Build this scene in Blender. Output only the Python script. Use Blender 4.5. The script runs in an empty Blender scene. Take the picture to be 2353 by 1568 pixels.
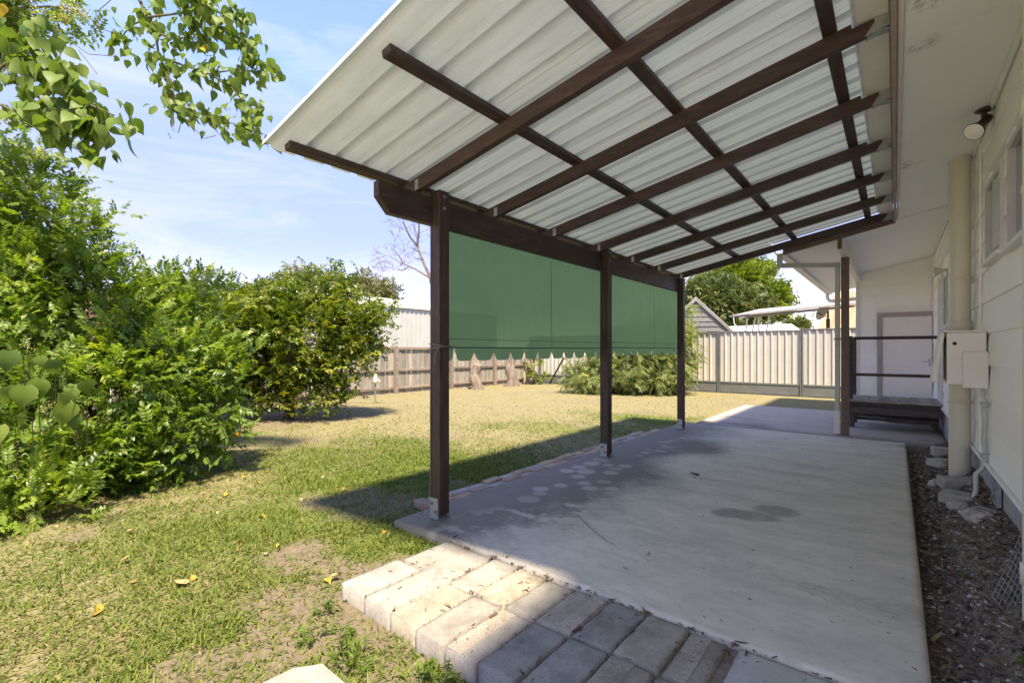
import bpy, math, random
import numpy as np
from mathutils import Vector, Matrix
random.seed(7); RS = np.random.RandomState(11)
SC = bpy.context.scene
COL = SC.collection
PI = math.pi

# ------------------------------------------------------------------ camera, sky, sun, exposure
YAW = math.radians(38.82); FPX = 1095.0; HY = 803.0; CAMZ = 1.3
cam = bpy.data.cameras.new('camera'); camo = bpy.data.objects.new('camera', cam); COL.objects.link(camo)
camo.location = (0, 0, CAMZ); camo.rotation_euler = (math.radians(90), 0, YAW)
cam.sensor_width = 36; cam.lens = FPX / 2352 * 36; cam.shift_y = (HY - 784) / 2352
cam.clip_start = 0.05; cam.clip_end = 900
SC.camera = camo

SUNV = Vector((0.412, -0.305, 1.0)).normalized()          # towards the sun
wd = bpy.data.worlds.new('World'); SC.world = wd; wd.use_nodes = True
nt = wd.node_tree; nt.nodes.clear()
w_out = nt.nodes.new('ShaderNodeOutputWorld'); w_bg = nt.nodes.new('ShaderNodeBackground')
w_sky = nt.nodes.new('ShaderNodeTexSky'); w_sky.sky_type = 'NISHITA'; w_sky.sun_disc = False
w_sky.sun_elevation = math.asin(SUNV.z); w_sky.sun_rotation = math.atan2(SUNV.x, SUNV.y)
w_sky.air_density = 1.0; w_sky.dust_density = 0.6; w_sky.ozone_density = 1.6
w_tc = nt.nodes.new('ShaderNodeTexCoord'); w_mp = nt.nodes.new('ShaderNodeMapping')
w_mp.inputs['Scale'].default_value = (1.6, 2.4, 9.0); w_mp.inputs['Rotation'].default_value = (0.1, 0.16, 0.5)
w_n = nt.nodes.new('ShaderNodeTexNoise'); w_n.inputs['Scale'].default_value = 1.5; w_n.inputs['Detail'].default_value = 7; w_n.inputs['Roughness'].default_value = 0.62
w_n.inputs['Distortion'].default_value = 0.7
w_r = nt.nodes.new('ShaderNodeValToRGB'); w_r.color_ramp.elements[0].position = 0.46; w_r.color_ramp.elements[1].position = 0.70
w_r.color_ramp.elements[0].color = (0.0, 0.0, 0.0, 1); w_r.color_ramp.elements[1].color = (0.5, 0.5, 0.5, 1)
L = nt.links.new
def wmix(blend, fac, c1, c2):
    m = nt.nodes.new('ShaderNodeMixRGB'); m.blend_type = blend
    for i, v in (('Fac', fac), ('Color1', c1), ('Color2', c2)):
        if isinstance(v, (int, float)): m.inputs[i].default_value = v
        elif isinstance(v, tuple): m.inputs[i].default_value = (*v, 1)
        else: L(v, m.inputs[i])
    return m.outputs[0]
L(w_tc.outputs['Generated'], w_mp.inputs['Vector']); L(w_mp.outputs[0], w_n.inputs['Vector']); L(w_n.outputs['Fac'], w_r.inputs['Fac'])
w_blue = wmix('MULTIPLY', 1.0, w_sky.outputs[0], (0.365, 0.445, 0.66))
w_blue = wmix('DARKEN', 1.0, w_blue, (0.50, 0.82, 2.2))
w_cir = wmix('MIX', w_r.outputs[0], w_blue, (0.96, 1.14, 1.65))                 # thin cirrus
w_sep = nt.nodes.new('ShaderNodeSeparateXYZ'); L(w_tc.outputs['Generated'], w_sep.inputs[0])
w_ab = nt.nodes.new('ShaderNodeMath'); w_ab.operation = 'ABSOLUTE'; L(w_sep.outputs['Z'], w_ab.inputs[0])
w_om = nt.nodes.new('ShaderNodeMath'); w_om.operation = 'SUBTRACT'; w_om.inputs[0].default_value = 1.0; L(w_ab.outputs[0], w_om.inputs[1])
w_pw = nt.nodes.new('ShaderNodeMath'); w_pw.operation = 'POWER'; L(w_om.outputs[0], w_pw.inputs[0]); w_pw.inputs[1].default_value = 18.0
w_hz = wmix('MIX', w_pw.outputs[0], w_cir, (5.2, 5.35, 5.1))                   # pale haze towards the horizon
L(w_hz, w_bg.inputs['Color'])
L(w_bg.outputs[0], w_out.inputs['Surface']); w_bg.inputs['Strength'].default_value = 0.15

sun = bpy.data.lights.new('sun', 'SUN'); suno = bpy.data.objects.new('sun', sun); COL.objects.link(suno)
sun.energy = 2.0; sun.angle = math.radians(4.0); sun.color = (1.0, 0.985, 0.965)
suno.rotation_euler = SUNV.to_track_quat('Z', 'Y').to_euler()
SC.view_settings.view_transform = 'Standard'; SC.view_settings.look = 'None'
SC.view_settings.exposure = 2.62; SC.view_settings.gamma = 1.0; SC.view_settings.use_white_balance = True; SC.view_settings.white_balance_temperature = 9600; SC.view_settings.use_curve_mapping = False
SC.render.engine = 'CYCLES'
SC.cycles.max_bounces = 10; SC.cycles.diffuse_bounces = 6; SC.cycles.transmission_bounces = 6; SC.cycles.transparent_max_bounces = 8
SC.cycles.use_denoising = True

# ------------------------------------------------------------------ helpers: layout
FW = (-math.sin(YAW), math.cos(YAW)); RT = (math.cos(YAW), math.sin(YAW))
def ray(x, y):
    a = (x - 1176) / FPX
    return (FW[0] + RT[0] * a, FW[1] + RT[1] * a, (HY - y) / FPX)
def at(x, y, d):                      # survey point seen at (x, y), d metres away
    r = ray(x, y); return np.array((r[0] * d, r[1] * d, CAMZ + r[2] * d))
def gnd(x, y, z=0.0):                 # survey point on the level z
    r = ray(x, y); t = (z - CAMZ) / r[2]; return np.array((r[0] * t, r[1] * t, z))
def onX(x, y, X):
    r = ray(x, y); t = X / r[0]; return np.array((X, r[1] * t, CAMZ + r[2] * t))
def onY(x, y, Y):
    r = ray(x, y); t = Y / r[1]; return np.array((r[0] * t, Y, CAMZ + r[2] * t))

_tab = {}
def vnoise(x, y, seed=0):
    if seed not in _tab: T_ = np.random.RandomState(seed + 100).rand(257, 257); T_[256] = T_[0]; T_[:, 256] = T_[:, 0]; _tab[seed] = T_
    T = _tab[seed]; x = np.asarray(x, float); y = np.asarray(y, float)
    xi = np.floor(x).astype(int); yi = np.floor(y).astype(int); fx = x - xi; fy = y - yi
    fx = fx * fx * (3 - 2 * fx); fy = fy * fy * (3 - 2 * fy); xi %= 256; yi %= 256
    return (T[xi, yi] * (1 - fx) + T[xi + 1, yi] * fx) * (1 - fy) + (T[xi, yi + 1] * (1 - fx) + T[xi + 1, yi + 1] * fx) * fy
def fbm(x, y, seed=0, oct=4):
    s = 0; a = 0.5; t = 0
    for k in range(oct):
        s = s + a * vnoise(np.asarray(x) * 2 ** k + 17.3 * k, np.asarray(y) * 2 ** k + 9.1 * k, seed); t += a; a *= 0.5
    return s / t
def sstep(a, b, x):
    t = np.clip((x - a) / (b - a), 0, 1); return t * t * (3 - 2 * t)

# ------------------------------------------------------------------ helpers: objects
WPOS = {}
def tag(o, label=None, cat=None, group=None, kind=None):
    if label: o['label'] = label
    if cat: o['category'] = cat
    if group: o['group'] = group
    if kind: o['kind'] = kind
    return o
def thing(name, label, cat, loc, group=None):
    o = bpy.data.objects.new(name, None); COL.objects.link(o); o.location = tuple(float(v) for v in loc); o.empty_display_size = 0.1
    WPOS[o.name] = np.array([float(v) for v in loc]); return tag(o, label, cat, group)
def link(name, me, loc, parent=None):
    o = bpy.data.objects.new(name, me); COL.objects.link(o); loc = np.array([float(v) for v in loc]); WPOS[o.name] = loc
    if parent is not None:
        o.parent = parent; o.location = tuple(loc - WPOS[parent.name])
    else: o.location = tuple(loc)
    return o
def npmesh(name, V, Fc, mat, attrs=None, smooth=False):
    """V (n,3), Fc (m,k) equal-sided faces."""
    me = bpy.data.meshes.new(name); V = np.asarray(V, np.float32); Fc = np.asarray(Fc, np.int32); k = Fc.shape[1]
    me.vertices.add(len(V)); me.vertices.foreach_set('co', V.ravel())
    me.loops.add(Fc.size); me.loops.foreach_set('vertex_index', Fc.ravel())
    me.polygons.add(len(Fc)); me.polygons.foreach_set('loop_start', np.arange(0, Fc.size, k, dtype=np.int32))
    if smooth: me.polygons.foreach_set('use_smooth', np.ones(len(Fc), bool))
    for n, a in (attrs or {}).items():
        at_ = me.attributes.new(n, 'FLOAT', 'POINT'); at_.data.foreach_set('value', np.asarray(a, np.float32))
    me.update(calc_edges=True); me.materials.append(mat); return me

class MB:
    """collects boxes, bars, tubes and lathes; build() links them as one mesh object"""
    def __init__(s): s.v = []; s.f = []; s.sm = []
    def add(s, vs, fs, sm=False):
        o = len(s.v); s.v += [tuple(float(c) for c in p) for p in vs]; s.f += [tuple(i + o for i in f) for f in fs]; s.sm += [sm] * len(fs); return s
    def box(s, x0, x1, y0, y1, z0, z1, b=0.0, M=None):
        x0, x1 = min(x0, x1), max(x0, x1); y0, y1 = min(y0, y1), max(y0, y1); z0, z1 = min(z0, z1), max(z0, z1)
        b = min(b, (x1 - x0) * .3, (y1 - y0) * .3, (z1 - z0) * .3)
        if b <= 0:
            vs = [(x, y, z) for z in (z0, z1) for y in (y0, y1) for x in (x0, x1)]
            fs = [(0, 2, 3, 1), (4, 5, 7, 6), (0, 1, 5, 4), (2, 6, 7, 3), (0, 4, 6, 2), (1, 3, 7, 5)]
        else:
            vs = []; idx = {}
            for ix, (xo, xi) in enumerate(((x0, x0 + b), (x1, x1 - b))):
                for iy, (yo, yi) in enumerate(((y0, y0 + b), (y1, y1 - b))):
                    for iz, (zo, zi) in enumerate(((z0, z0 + b), (z1, z1 - b))):
                        for ax, p in enumerate(((xo, yi, zi), (xi, yo, zi), (xi, yi, zo))):
                            idx[(ix, iy, iz, ax)] = len(vs); vs.append(p)
            I = lambda *k: idx[k]
            fs = []
            for s_ in (0, 1):
                fs.append((I(s_,0,0,0), I(s_,1,0,0), I(s_,1,1,0), I(s_,0,1,0)) if s_ else (I(s_,0,0,0), I(s_,0,1,0), I(s_,1,1,0), I(s_,1,0,0)))
                fs.append((I(0,s_,0,1), I(0,s_,1,1), I(1,s_,1,1), I(1,s_,0,1)) if s_ else (I(0,s_,0,1), I(1,s_,0,1), I(1,s_,1,1), I(0,s_,1,1)))
                fs.append((I(0,0,s_,2), I(1,0,s_,2), I(1,1,s_,2), I(0,1,s_,2)) if s_ else (I(0,0,s_,2), I(0,1,s_,2), I(1,1,s_,2), I(1,0,s_,2)))
            for a in (0, 1):
                for c in (0, 1):
                    fs.append((I(0,a,c,1), I(1,a,c,1), I(1,a,c,2), I(0,a,c,2)))
                    fs.append((I(a,0,c,0), I(a,1,c,0), I(a,1,c,2), I(a,0,c,2)))
                    fs.append((I(a,c,0,0), I(a,c,1,0), I(a,c,1,1), I(a,c,0,1)))
            for a in (0, 1):
                for c in (0, 1):
                    for d in (0, 1): fs.append((I(a,c,d,0), I(a,c,d,1), I(a,c,d,2)))
        if M is not None: vs = [tuple(M @ Vector(p)) for p in vs]
        return s.add(vs, fs)
    def prism(s, pts, ax, a0, a1):
        """polygon pts in the two other axes, extruded along ax"""
        n = len(pts)
        def mk(p, a): return (a, p[0], p[1]) if ax == 'x' else (p[0], a, p[1]) if ax == 'y' else (p[0], p[1], a)
        vs = [mk(p, a0) for p in pts] + [mk(p, a1) for p in pts]
        fs = [tuple(range(n)), tuple(range(2 * n - 1, n - 1, -1))] + [(i, i + n, (i + 1) % n + n, (i + 1) % n) for i in range(n)]
        return s.add(vs, fs)
    def bar(s, p, q, w, h, b=0.0):
        p = Vector([float(c) for c in p]); q = Vector([float(c) for c in q]); d = q - p; Ln = d.length
        Mx = Matrix.Translation(p) @ d.to_track_quat('Y', 'Z').to_matrix().to_4x4()
        return s.box(-w / 2, w / 2, 0, Ln, -h / 2, h / 2, b, Mx)
    def tube(s, pts, rad, n=8, cap=True):
        pts = [Vector([float(c) for c in p]) for p in pts]; m = len(pts)
        rad = [rad] * m if not hasattr(rad, '__len__') else list(rad)
        vs = []; up = None
        for i, p in enumerate(pts):
            t = (pts[min(i + 1, m - 1)] - pts[max(i - 1, 0)])
            t = t.normalized() if t.length > 1e-9 else Vector((0, 0, 1))
            if up is None: up = t.orthogonal().normalized()
            up = (up - t * up.dot(t)); up = up.normalized() if up.length > 1e-6 else t.orthogonal().normalized()
            sd = t.cross(up)
            for k in range(n):
                a = 2 * PI * k / n; vs.append(p + (up * math.cos(a) + sd * math.sin(a)) * rad[i])
        fs = [(i * n + k, i * n + (k + 1) % n, (i + 1) * n + (k + 1) % n, (i + 1) * n + k) for i in range(m - 1) for k in range(n)]
        s.add(vs, fs, True)
        if cap: s.add(vs[:n], [tuple(range(n))[::-1]]); s.add(vs[-n:], [tuple(range(n))])
        return s
    def lathe(s, prof, c, axis=(0, 0, 1), n=20):
        Mx = Matrix.Translation(Vector([float(v) for v in c])) @ Vector(axis).to_track_quat('Z', 'Y').to_matrix().to_4x4(); m = len(prof)
        vs = [Mx @ Vector((r * math.cos(2 * PI * k / n), r * math.sin(2 * PI * k / n), z)) for r, z in prof for k in range(n)]
        fs = [(i * n + k, i * n + (k + 1) % n, (i + 1) * n + (k + 1) % n, (i + 1) * n + k) for i in range(m - 1) for k in range(n)]
        s.add(vs, fs, True)
        if prof[0][0] > 1e-4: s.add(vs[:n], [tuple(range(n))[::-1]])
        if prof[-1][0] > 1e-4: s.add(vs[-n:], [tuple(range(n))])
        return s
    def mesh(s, name, mat, org):
        me = bpy.data.meshes.new(name); org = np.array(org, float)
        me.from_pydata([tuple(np.array(p) - org) for p in s.v], [], s.f)
        me.polygons.foreach_set('use_smooth', s.sm); me.materials.append(mat); me.update(); return me
    def build(s, name, mat, parent=None, label=None, cat=None, group=None, kind=None):
        a = np.array(s.v); lo = a.min(0); hi = a.max(0); org = np.array(((lo[0] + hi[0]) / 2, (lo[1] + hi[1]) / 2, lo[2]))
        return tag(link(name, s.mesh(name, mat, org), org, parent), label, cat, group, kind)

# ------------------------------------------------------------------ helpers: materials
def mat(name, c1, c2=None, scale=6.0, rough=0.75, bump=0.15, bscale=80.0, var=0.0, stretch=(1, 1, 1), spec=0.3, c3=None, s3=1.5, t3=(0.5, 0.68), metal=0.0, detail=6.0, dist=0.004):
    m = bpy.data.materials.new(name); m.use_nodes = True; t = m.node_tree; N = t.nodes; K = t.links.new
    b = N['Principled BSDF']; b.inputs['Roughness'].default_value = rough; b.inputs['Specular IOR Level'].default_value = spec; b.inputs['Metallic'].default_value = metal
    g = N.new('ShaderNodeNewGeometry'); mp = N.new('ShaderNodeMapping'); mp.inputs['Scale'].default_value = stretch; K(g.outputs['Position'], mp.inputs['Vector'])
    n1 = N.new('ShaderNodeTexNoise'); n1.inputs['Scale'].default_value = scale; n1.inputs['Detail'].default_value = detail; n1.inputs['Roughness'].default_value = 0.6; K(mp.outputs[0], n1.inputs['Vector'])
    mx = N.new('ShaderNodeMixRGB'); mx.inputs['Color1'].default_value = (*c1, 1); mx.inputs['Color2'].default_value = (*(c2 or c1), 1)
    rp = N.new('ShaderNodeValToRGB'); rp.color_ramp.elements[0].position = 0.36; rp.color_ramp.elements[1].position = 0.66
    K(n1.outputs['Fac'], rp.inputs['Fac']); K(rp.outputs[0], mx.inputs['Fac']); out = mx.outputs[0]
    if c3 is not None:
        n3 = N.new('ShaderNodeTexNoise'); n3.inputs['Scale'].default_value = s3; n3.inputs['Detail'].default_value = 8; n3.inputs['Roughness'].default_value = 0.68; K(mp.outputs[0], n3.inputs['Vector'])
        r3 = N.new('ShaderNodeValToRGB'); r3.color_ramp.elements[0].position = t3[0]; r3.color_ramp.elements[1].position = t3[1]; K(n3.outputs['Fac'], r3.inputs['Fac'])
        m3 = N.new('ShaderNodeMixRGB'); K(r3.outputs[0], m3.inputs['Fac']); K(out, m3.inputs['Color1']); m3.inputs['Color2'].default_value = (*c3, 1); out = m3.outputs[0]
    if var > 0:
        oi = N.new('ShaderNodeObjectInfo'); mr = N.new('ShaderNodeMapRange'); mr.inputs['To Min'].default_value = 1 - var; mr.inputs['To Max'].default_value = 1 + var
        K(oi.outputs['Random'], mr.inputs['Value']); hs = N.new('ShaderNodeHueSaturation'); K(mr.outputs[0], hs.inputs['Value']); K(out, hs.inputs['Color']); out = hs.outputs[0]
    K(out, b.inputs['Base Color'])
    if bump > 0:
        n2 = N.new('ShaderNodeTexNoise'); n2.inputs['Scale'].default_value = bscale; n2.inputs['Detail'].default_value = 4; K(mp.outputs[0], n2.inputs['Vector'])
        bp = N.new('ShaderNodeBump'); bp.inputs['Strength'].default_value = bump; bp.inputs['Distance'].default_value = dist; K(n2.outputs['Fac'], bp.inputs['Height']); K(bp.outputs[0], b.inputs['Normal'])
    return m
def leafmat(name, stops, trans=0.35, rough=0.42, spec=0.45, attr='v', ttint=(1.25, 1.3, 0.55)):
    m = bpy.data.materials.new(name); m.use_nodes = True; t = m.node_tree; N = t.nodes; K = t.links.new; b = N['Principled BSDF']
    a = N.new('ShaderNodeAttribute'); a.attribute_name = attr; r = N.new('ShaderNodeValToRGB'); e = r.color_ramp.elements
    for i, (p, c) in enumerate(stops):
        if i < 2: e[i].position = p; e[i].color = (*c, 1)
        else: x = e.new(p); x.color = (*c, 1)
    K(a.outputs['Fac'], r.inputs['Fac']); K(r.outputs[0], b.inputs['Base Color']); b.inputs['Roughness'].default_value = rough; b.inputs['Specular IOR Level'].default_value = spec
    if trans > 0:
        tr = N.new('ShaderNodeBsdfTranslucent'); mu = N.new('ShaderNodeMixRGB'); mu.blend_type = 'MULTIPLY'; mu.inputs['Fac'].default_value = 1; mu.inputs['Color2'].default_value = (*ttint, 1)
        K(r.outputs[0], mu.inputs['Color1']); K(mu.outputs[0], tr.inputs['Color'])
        mxs = N.new('ShaderNodeMixShader'); mxs.inputs['Fac'].default_value = trans; K(b.outputs[0], mxs.inputs[1]); K(tr.outputs[0], mxs.inputs[2]); K(mxs.outputs[0], N['Material Output'].inputs['Surface'])
    return m

WOOD = mat('brown_stain', (0.044, 0.024, 0.021), (0.068, 0.038, 0.033), 3, 0.55, 0.5, 26, stretch=(7, 7, 1.0), spec=0.4, var=0.12, c3=(0.10, 0.075, 0.065), s3=3.5, t3=(0.5, 0.82))
WOODX = mat('brown_stain_rafter', (0.042, 0.023, 0.020), (0.066, 0.037, 0.032), 3, 0.55, 0.5, 26, stretch=(1.0, 7, 7), spec=0.4, var=0.15, c3=(0.11, 0.078, 0.07), s3=4, t3=(0.5, 0.82))
WOODY = mat('brown_stain_beam', (0.042, 0.023, 0.020), (0.064, 0.036, 0.032), 3, 0.55, 0.5, 26, stretch=(7, 1.0, 7), spec=0.4, var=0.15, c3=(0.105, 0.075, 0.066), s3=4, t3=(0.5, 0.82))
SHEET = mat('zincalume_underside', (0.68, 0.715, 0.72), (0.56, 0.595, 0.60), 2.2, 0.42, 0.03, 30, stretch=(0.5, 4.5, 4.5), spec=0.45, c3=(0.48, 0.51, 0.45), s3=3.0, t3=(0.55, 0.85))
def let_light_through(m, fac, col):          # translucency added to the metal roof sheets to brighten the patio below
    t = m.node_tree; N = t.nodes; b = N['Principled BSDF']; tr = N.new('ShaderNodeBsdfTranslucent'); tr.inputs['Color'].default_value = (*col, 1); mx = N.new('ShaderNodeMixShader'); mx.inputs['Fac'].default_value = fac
    a = N.new('ShaderNodeAttribute'); a.attribute_name = 'rib_shade'; mr = N.new('ShaderNodeMapRange'); mr.inputs['To Min'].default_value = fac; mr.inputs['To Max'].default_value = fac * .6; t.links.new(a.outputs['Fac'], mr.inputs['Value']); t.links.new(mr.outputs[0], mx.inputs['Fac'])  # ribs pass less, a darkening put in to stand for their shade
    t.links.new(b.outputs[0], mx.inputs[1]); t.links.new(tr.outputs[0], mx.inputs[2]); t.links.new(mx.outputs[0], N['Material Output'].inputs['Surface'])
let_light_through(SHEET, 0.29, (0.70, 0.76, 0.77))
GALV = mat('galvanised', (0.42, 0.45, 0.46), (0.28, 0.31, 0.32), 40, 0.45, 0.1, 90, metal=0.6, spec=0.5)
ROSE = mat('pink_grey_paint', (0.40, 0.31, 0.30), (0.33, 0.255, 0.245), 12, 0.7, 0.25, 40, c3=(0.13, 0.10, 0.10), s3=7, t3=(0.6, 0.8))
CREAMP = mat('cream_paint', (0.80, 0.77, 0.70), (0.74, 0.71, 0.645), 4, 0.6, 0.06, 50, c3=(0.46, 0.44, 0.40), s3=2.0, t3=(0.66, 0.9))
WALLP = mat('wall_paint', (0.89, 0.875, 0.845), (0.85, 0.835, 0.805), 3, 0.55, 0.08, 60, var=0.03, c3=(0.50, 0.485, 0.45), s3=1.6, t3=(0.68, 0.95))
SOFF = mat('soffit_paint', (0.90, 0.90, 0.885), (0.87, 0.87, 0.855), 1.2, 0.6, 0.03, 70, c3=(0.42, 0.42, 0.40), s3=2.2, t3=(0.70, 0.92))
def mould(m, spots):
    t = m.node_tree; N = t.nodes; K = t.links.new; b = N['Principled BSDF']; src = b.inputs['Base Color'].links[0].from_socket; g = N.new('ShaderNodeNewGeometry')
    n = N.new('ShaderNodeTexNoise'); n.inputs['Scale'].default_value = 22; n.inputs['Detail'].default_value = 9; n.inputs['Roughness'].default_value = .75; K(g.outputs['Position'], n.inputs['Vector']); r_ = N.new('ShaderNodeValToRGB'); r_.color_ramp.elements[0].position = .46; r_.color_ramp.elements[1].position = .62; K(n.outputs['Fac'], r_.inputs['Fac'])
    for (x, y, z), rad in spots:
        d = N.new('ShaderNodeVectorMath'); d.operation = 'DISTANCE'; K(g.outputs['Position'], d.inputs[0]); d.inputs[1].default_value = (x, y, z); mr = N.new('ShaderNodeMapRange'); mr.inputs['From Min'].default_value = rad; mr.inputs['From Max'].default_value = rad * .2; mr.inputs['To Max'].default_value = .75; K(d.outputs['Value'], mr.inputs['Value'])
        mu = N.new('ShaderNodeMath'); mu.operation = 'MULTIPLY'; K(mr.outputs[0], mu.inputs[0]); K(r_.outputs[0], mu.inputs[1]); mx = N.new('ShaderNodeMixRGB'); K(mu.outputs[0], mx.inputs['Fac']); K(src, mx.inputs['Color1']); mx.inputs['Color2'].default_value = (.16, .16, .15, 1); src = mx.outputs[0]
    K(src, b.inputs['Base Color'])
mould(SOFF, [((.10, 3.05, 3.01), .11), ((.14, 3.15, 3.02), .08), ((.12, 3.55, 3.015), .10), ((.09, 5.75, 3.01), .16), ((.3, 1.5, 3.05), .3)])
PIPEC = mat('cream_pipe', (0.64, 0.605, 0.50), (0.58, 0.55, 0.455), 3, 0.4, 0.03, 20, stretch=(2, 2, .4), spec=0.4, c3=(0.40, 0.375, 0.30), s3=4, t3=(0.68, 0.9))
WHITE = mat('white_paint', (0.74, 0.74, 0.72), (0.68, 0.68, 0.66), 6, 0.5, 0.05, 60)
DOORP = mat('door_paint', (0.84, 0.80, 0.76), (0.80, 0.76, 0.72), 2, 0.5, 0.03, 60)
ARCH = mat('mauve_trim', (0.42, 0.365, 0.36), (0.37, 0.32, 0.315), 5, 0.55, 0.05, 60)
GREYW = mat('weathered_timber', (0.33, 0.31, 0.285), (0.19, 0.175, 0.16), 4, 0.85, 0.5, 60, stretch=(1, 6, 6), var=0.2)
PORCHB = mat('porch_post_paint', (0.185, 0.125, 0.108), (0.16, 0.105, 0.09), 8, 0.6, 0.1, 50)
DECKD = mat('dark_deck', (0.06, 0.05, 0.048), (0.10, 0.085, 0.08), 5, 0.7, 0.4, 50, stretch=(1, 5, 5), var=0.2)
BLACK = mat('black_plastic', (0.012, 0.012, 0.012), (0.02, 0.02, 0.02), 10, 0.45, 0.0, spec=0.5)
BRONZE = mat('dark_bronze', (0.035, 0.024, 0.02), (0.05, 0.034, 0.028), 20, 0.4, 0.03, 50, spec=0.5)
GLASSD = mat('window_glass', (0.10, 0.11, 0.115), (0.16, 0.17, 0.175), 2, 0.08, 0.0, spec=0.7)
ALU = mat('window_aluminium', (0.55, 0.55, 0.54), (0.48, 0.48, 0.47), 10, 0.4, 0.03, 60, metal=0.2)
LENS = mat('lamp_lens', (0.92, 0.92, 0.90), (0.88, 0.88, 0.86), 10, 0.25, 0.0, spec=0.5)
BLOCK = mat('rendered_block', (0.40, 0.40, 0.42), (0.27, 0.275, 0.295), 14, 0.9, 0.6, 70, c3=(0.42, 0.42, 0.43), s3=5)
CORD = mat('rope', (0.22, 0.205, 0.17), (0.15, 0.14, 0.115), 60, 0.9, 0.3, 200)
ROCK = mat('pale_rock', (0.56, 0.54, 0.49), (0.38, 0.36, 0.32), 14, 0.95, 0.9, 50, c3=(0.16, 0.15, 0.135), s3=8, dist=0.01)
CONCB = mat('grey_block', (0.44, 0.42, 0.38), (0.34, 0.325, 0.295), 20, 0.95, 0.5, 120, var=0.15)
BARK = mat('bark', (0.13, 0.10, 0.075), (0.065, 0.05, 0.038), 14, 0.95, 0.9, 60, stretch=(1, 1, .3), dist=0.012)
STUMP = mat('stump_bark', (0.30, 0.25, 0.205), (0.15, 0.12, 0.10), 9, 0.95, 1.0, 30, stretch=(1.5, 1.5, .25), dist=0.03)
TWIG = mat('green_twig', (0.13, 0.115, 0.055), (0.09, 0.075, 0.04), 20, 0.8, 0.2, 80)

# ------------------------------------------------------------------ ground
def gz(x, y):
    x = np.asarray(x, float); y = np.asarray(y, float)
    z = -0.055 - 0.06 * sstep(2.5, 1.3, y) * sstep(-4.5, -2.2, x) + 0.03 * (fbm(x * .35, y * .35, 3, 3) - .5) + 0.016 * (fbm(x * 3, y * 3, 4, 3) - .5)
    return z - 0.03 * sstep(6, 14, y)
def lawn_fields(x, y):
    """green share, bare soil share of the lawn at (x, y)"""
    r = np.hypot(x, y)
    n1 = fbm(x * .55, y * .55, 21, 4); n2 = fbm(x * 1.7, y * 1.7, 22, 4); n3 = fbm(x * .25 + 4, y * .25, 23, 3)
    green = np.clip(0.84 - 0.11 * (r - 2.5) + 1.7 * (n1 - .5) + .7 * (n2 - .5), 0.04, 0.97)
    green = np.clip(green + .55 * sstep(.5, .7, n3) * sstep(11, 7, r), 0.02, .97)
    dry = sstep(2.5, 6.5, np.hypot(x + 9.5, (y - 11.5) * .9)) ; green = np.clip(green + .10 * sstep(6, 9, r), 0, 1) * (0.42 + .58 * dry)
    shade = sstep(1.5, .6, np.abs(x + 9.3)) * sstep(2.2, 1.2, np.abs(y - 4.6))  # raises the bare soil share around the citrus trunk
    soil = .9 * sstep(.60, .74, fbm(x * 1.3 + 31, y * 1.3, 24, 5) + .20 * sstep(1.1, .35, np.hypot((x + 1.75) * .75, y - 1.2)))
    soil = soil * (.45 + .55 * sstep(6.5, 4, r))
    soil = np.maximum(soil, .75 * shade)
    soil = np.maximum(soil, .8 * sstep(.75, .3, np.abs(x + 3.5) + np.abs(y - 2.5)))
    soil = np.maximum(soil, .55 * sstep(.55, .1, np.hypot(x + 5.3, (y - 1.0) * .8)))
    return green, np.clip(soil, 0, 1)

def lawn_material():
    m = bpy.data.materials.new('lawn_soil'); m.use_nodes = True; t = m.node_tree; N = t.nodes; K = t.links.new; b = N['Principled BSDF']; b.inputs['Roughness'].default_value = 0.95; b.inputs['Specular IOR Level'].default_value = 0.1
    g = N.new('ShaderNodeNewGeometry')
    def noise(s, d=6, r=.65):
        n = N.new('ShaderNodeTexNoise'); n.inputs['Scale'].default_value = s; n.inputs['Detail'].default_value = d; n.inputs['Roughness'].default_value = r; K(g.outputs['Position'], n.inputs['Vector']); return n.outputs['Fac']
    def ramp(f, a, c):
        r = N.new('ShaderNodeValToRGB'); r.color_ramp.elements[0].position = a; r.color_ramp.elements[1].position = c; K(f, r.inputs['Fac']); return r.outputs[0]
    def mix(f, a, c):
        x = N.new('ShaderNodeMixRGB'); K(f, x.inputs['Fac'])
        for i, v in (('Color1', a), ('Color2', c)):
            if isinstance(v, tuple): x.inputs[i].default_value = (*v, 1)
            else: K(v, x.inputs[i])
        return x.outputs[0]
    straw = mix(ramp(noise(45), .35, .65), (0.165, 0.15, 0.078), (0.265, 0.238, 0.14))
    grn = mix(ramp(noise(60), .35, .65), (0.075, 0.095, 0.028), (0.15, 0.175, 0.055))
    soil = mix(ramp(noise(28, 10, .75), .35, .68), (0.115, 0.088, 0.066), (0.235, 0.19, 0.15))
    ag = N.new('ShaderNodeAttribute'); ag.attribute_name = 'green'; as_ = N.new('ShaderNodeAttribute'); as_.attribute_name = 'soil'
    gf = N.new('ShaderNodeMath'); gf.operation = 'MULTIPLY_ADD'; K(noise(22), gf.inputs[0]); gf.inputs[1].default_value = .9; 
    sb = N.new('ShaderNodeMath'); sb.operation = 'SUBTRACT'; K(ag.outputs['Fac'], sb.inputs[0]); sb.inputs[1].default_value = .5; K(sb.outputs[0], gf.inputs[2])
    c = mix(ramp(gf.outputs[0], .3, .6), straw, grn); c = mix(as_.outputs['Fac'], c, soil); K(c, b.inputs['Base Color'])
    bp = N.new('ShaderNodeBump'); bp.inputs['Strength'].default_value = 0.8; bp.inputs['Distance'].default_value = 0.02; K(noise(55, 5), bp.inputs['Height']); K(bp.outputs[0], b.inputs['Normal'])
    return m
LAWNM = lawn_material()
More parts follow.
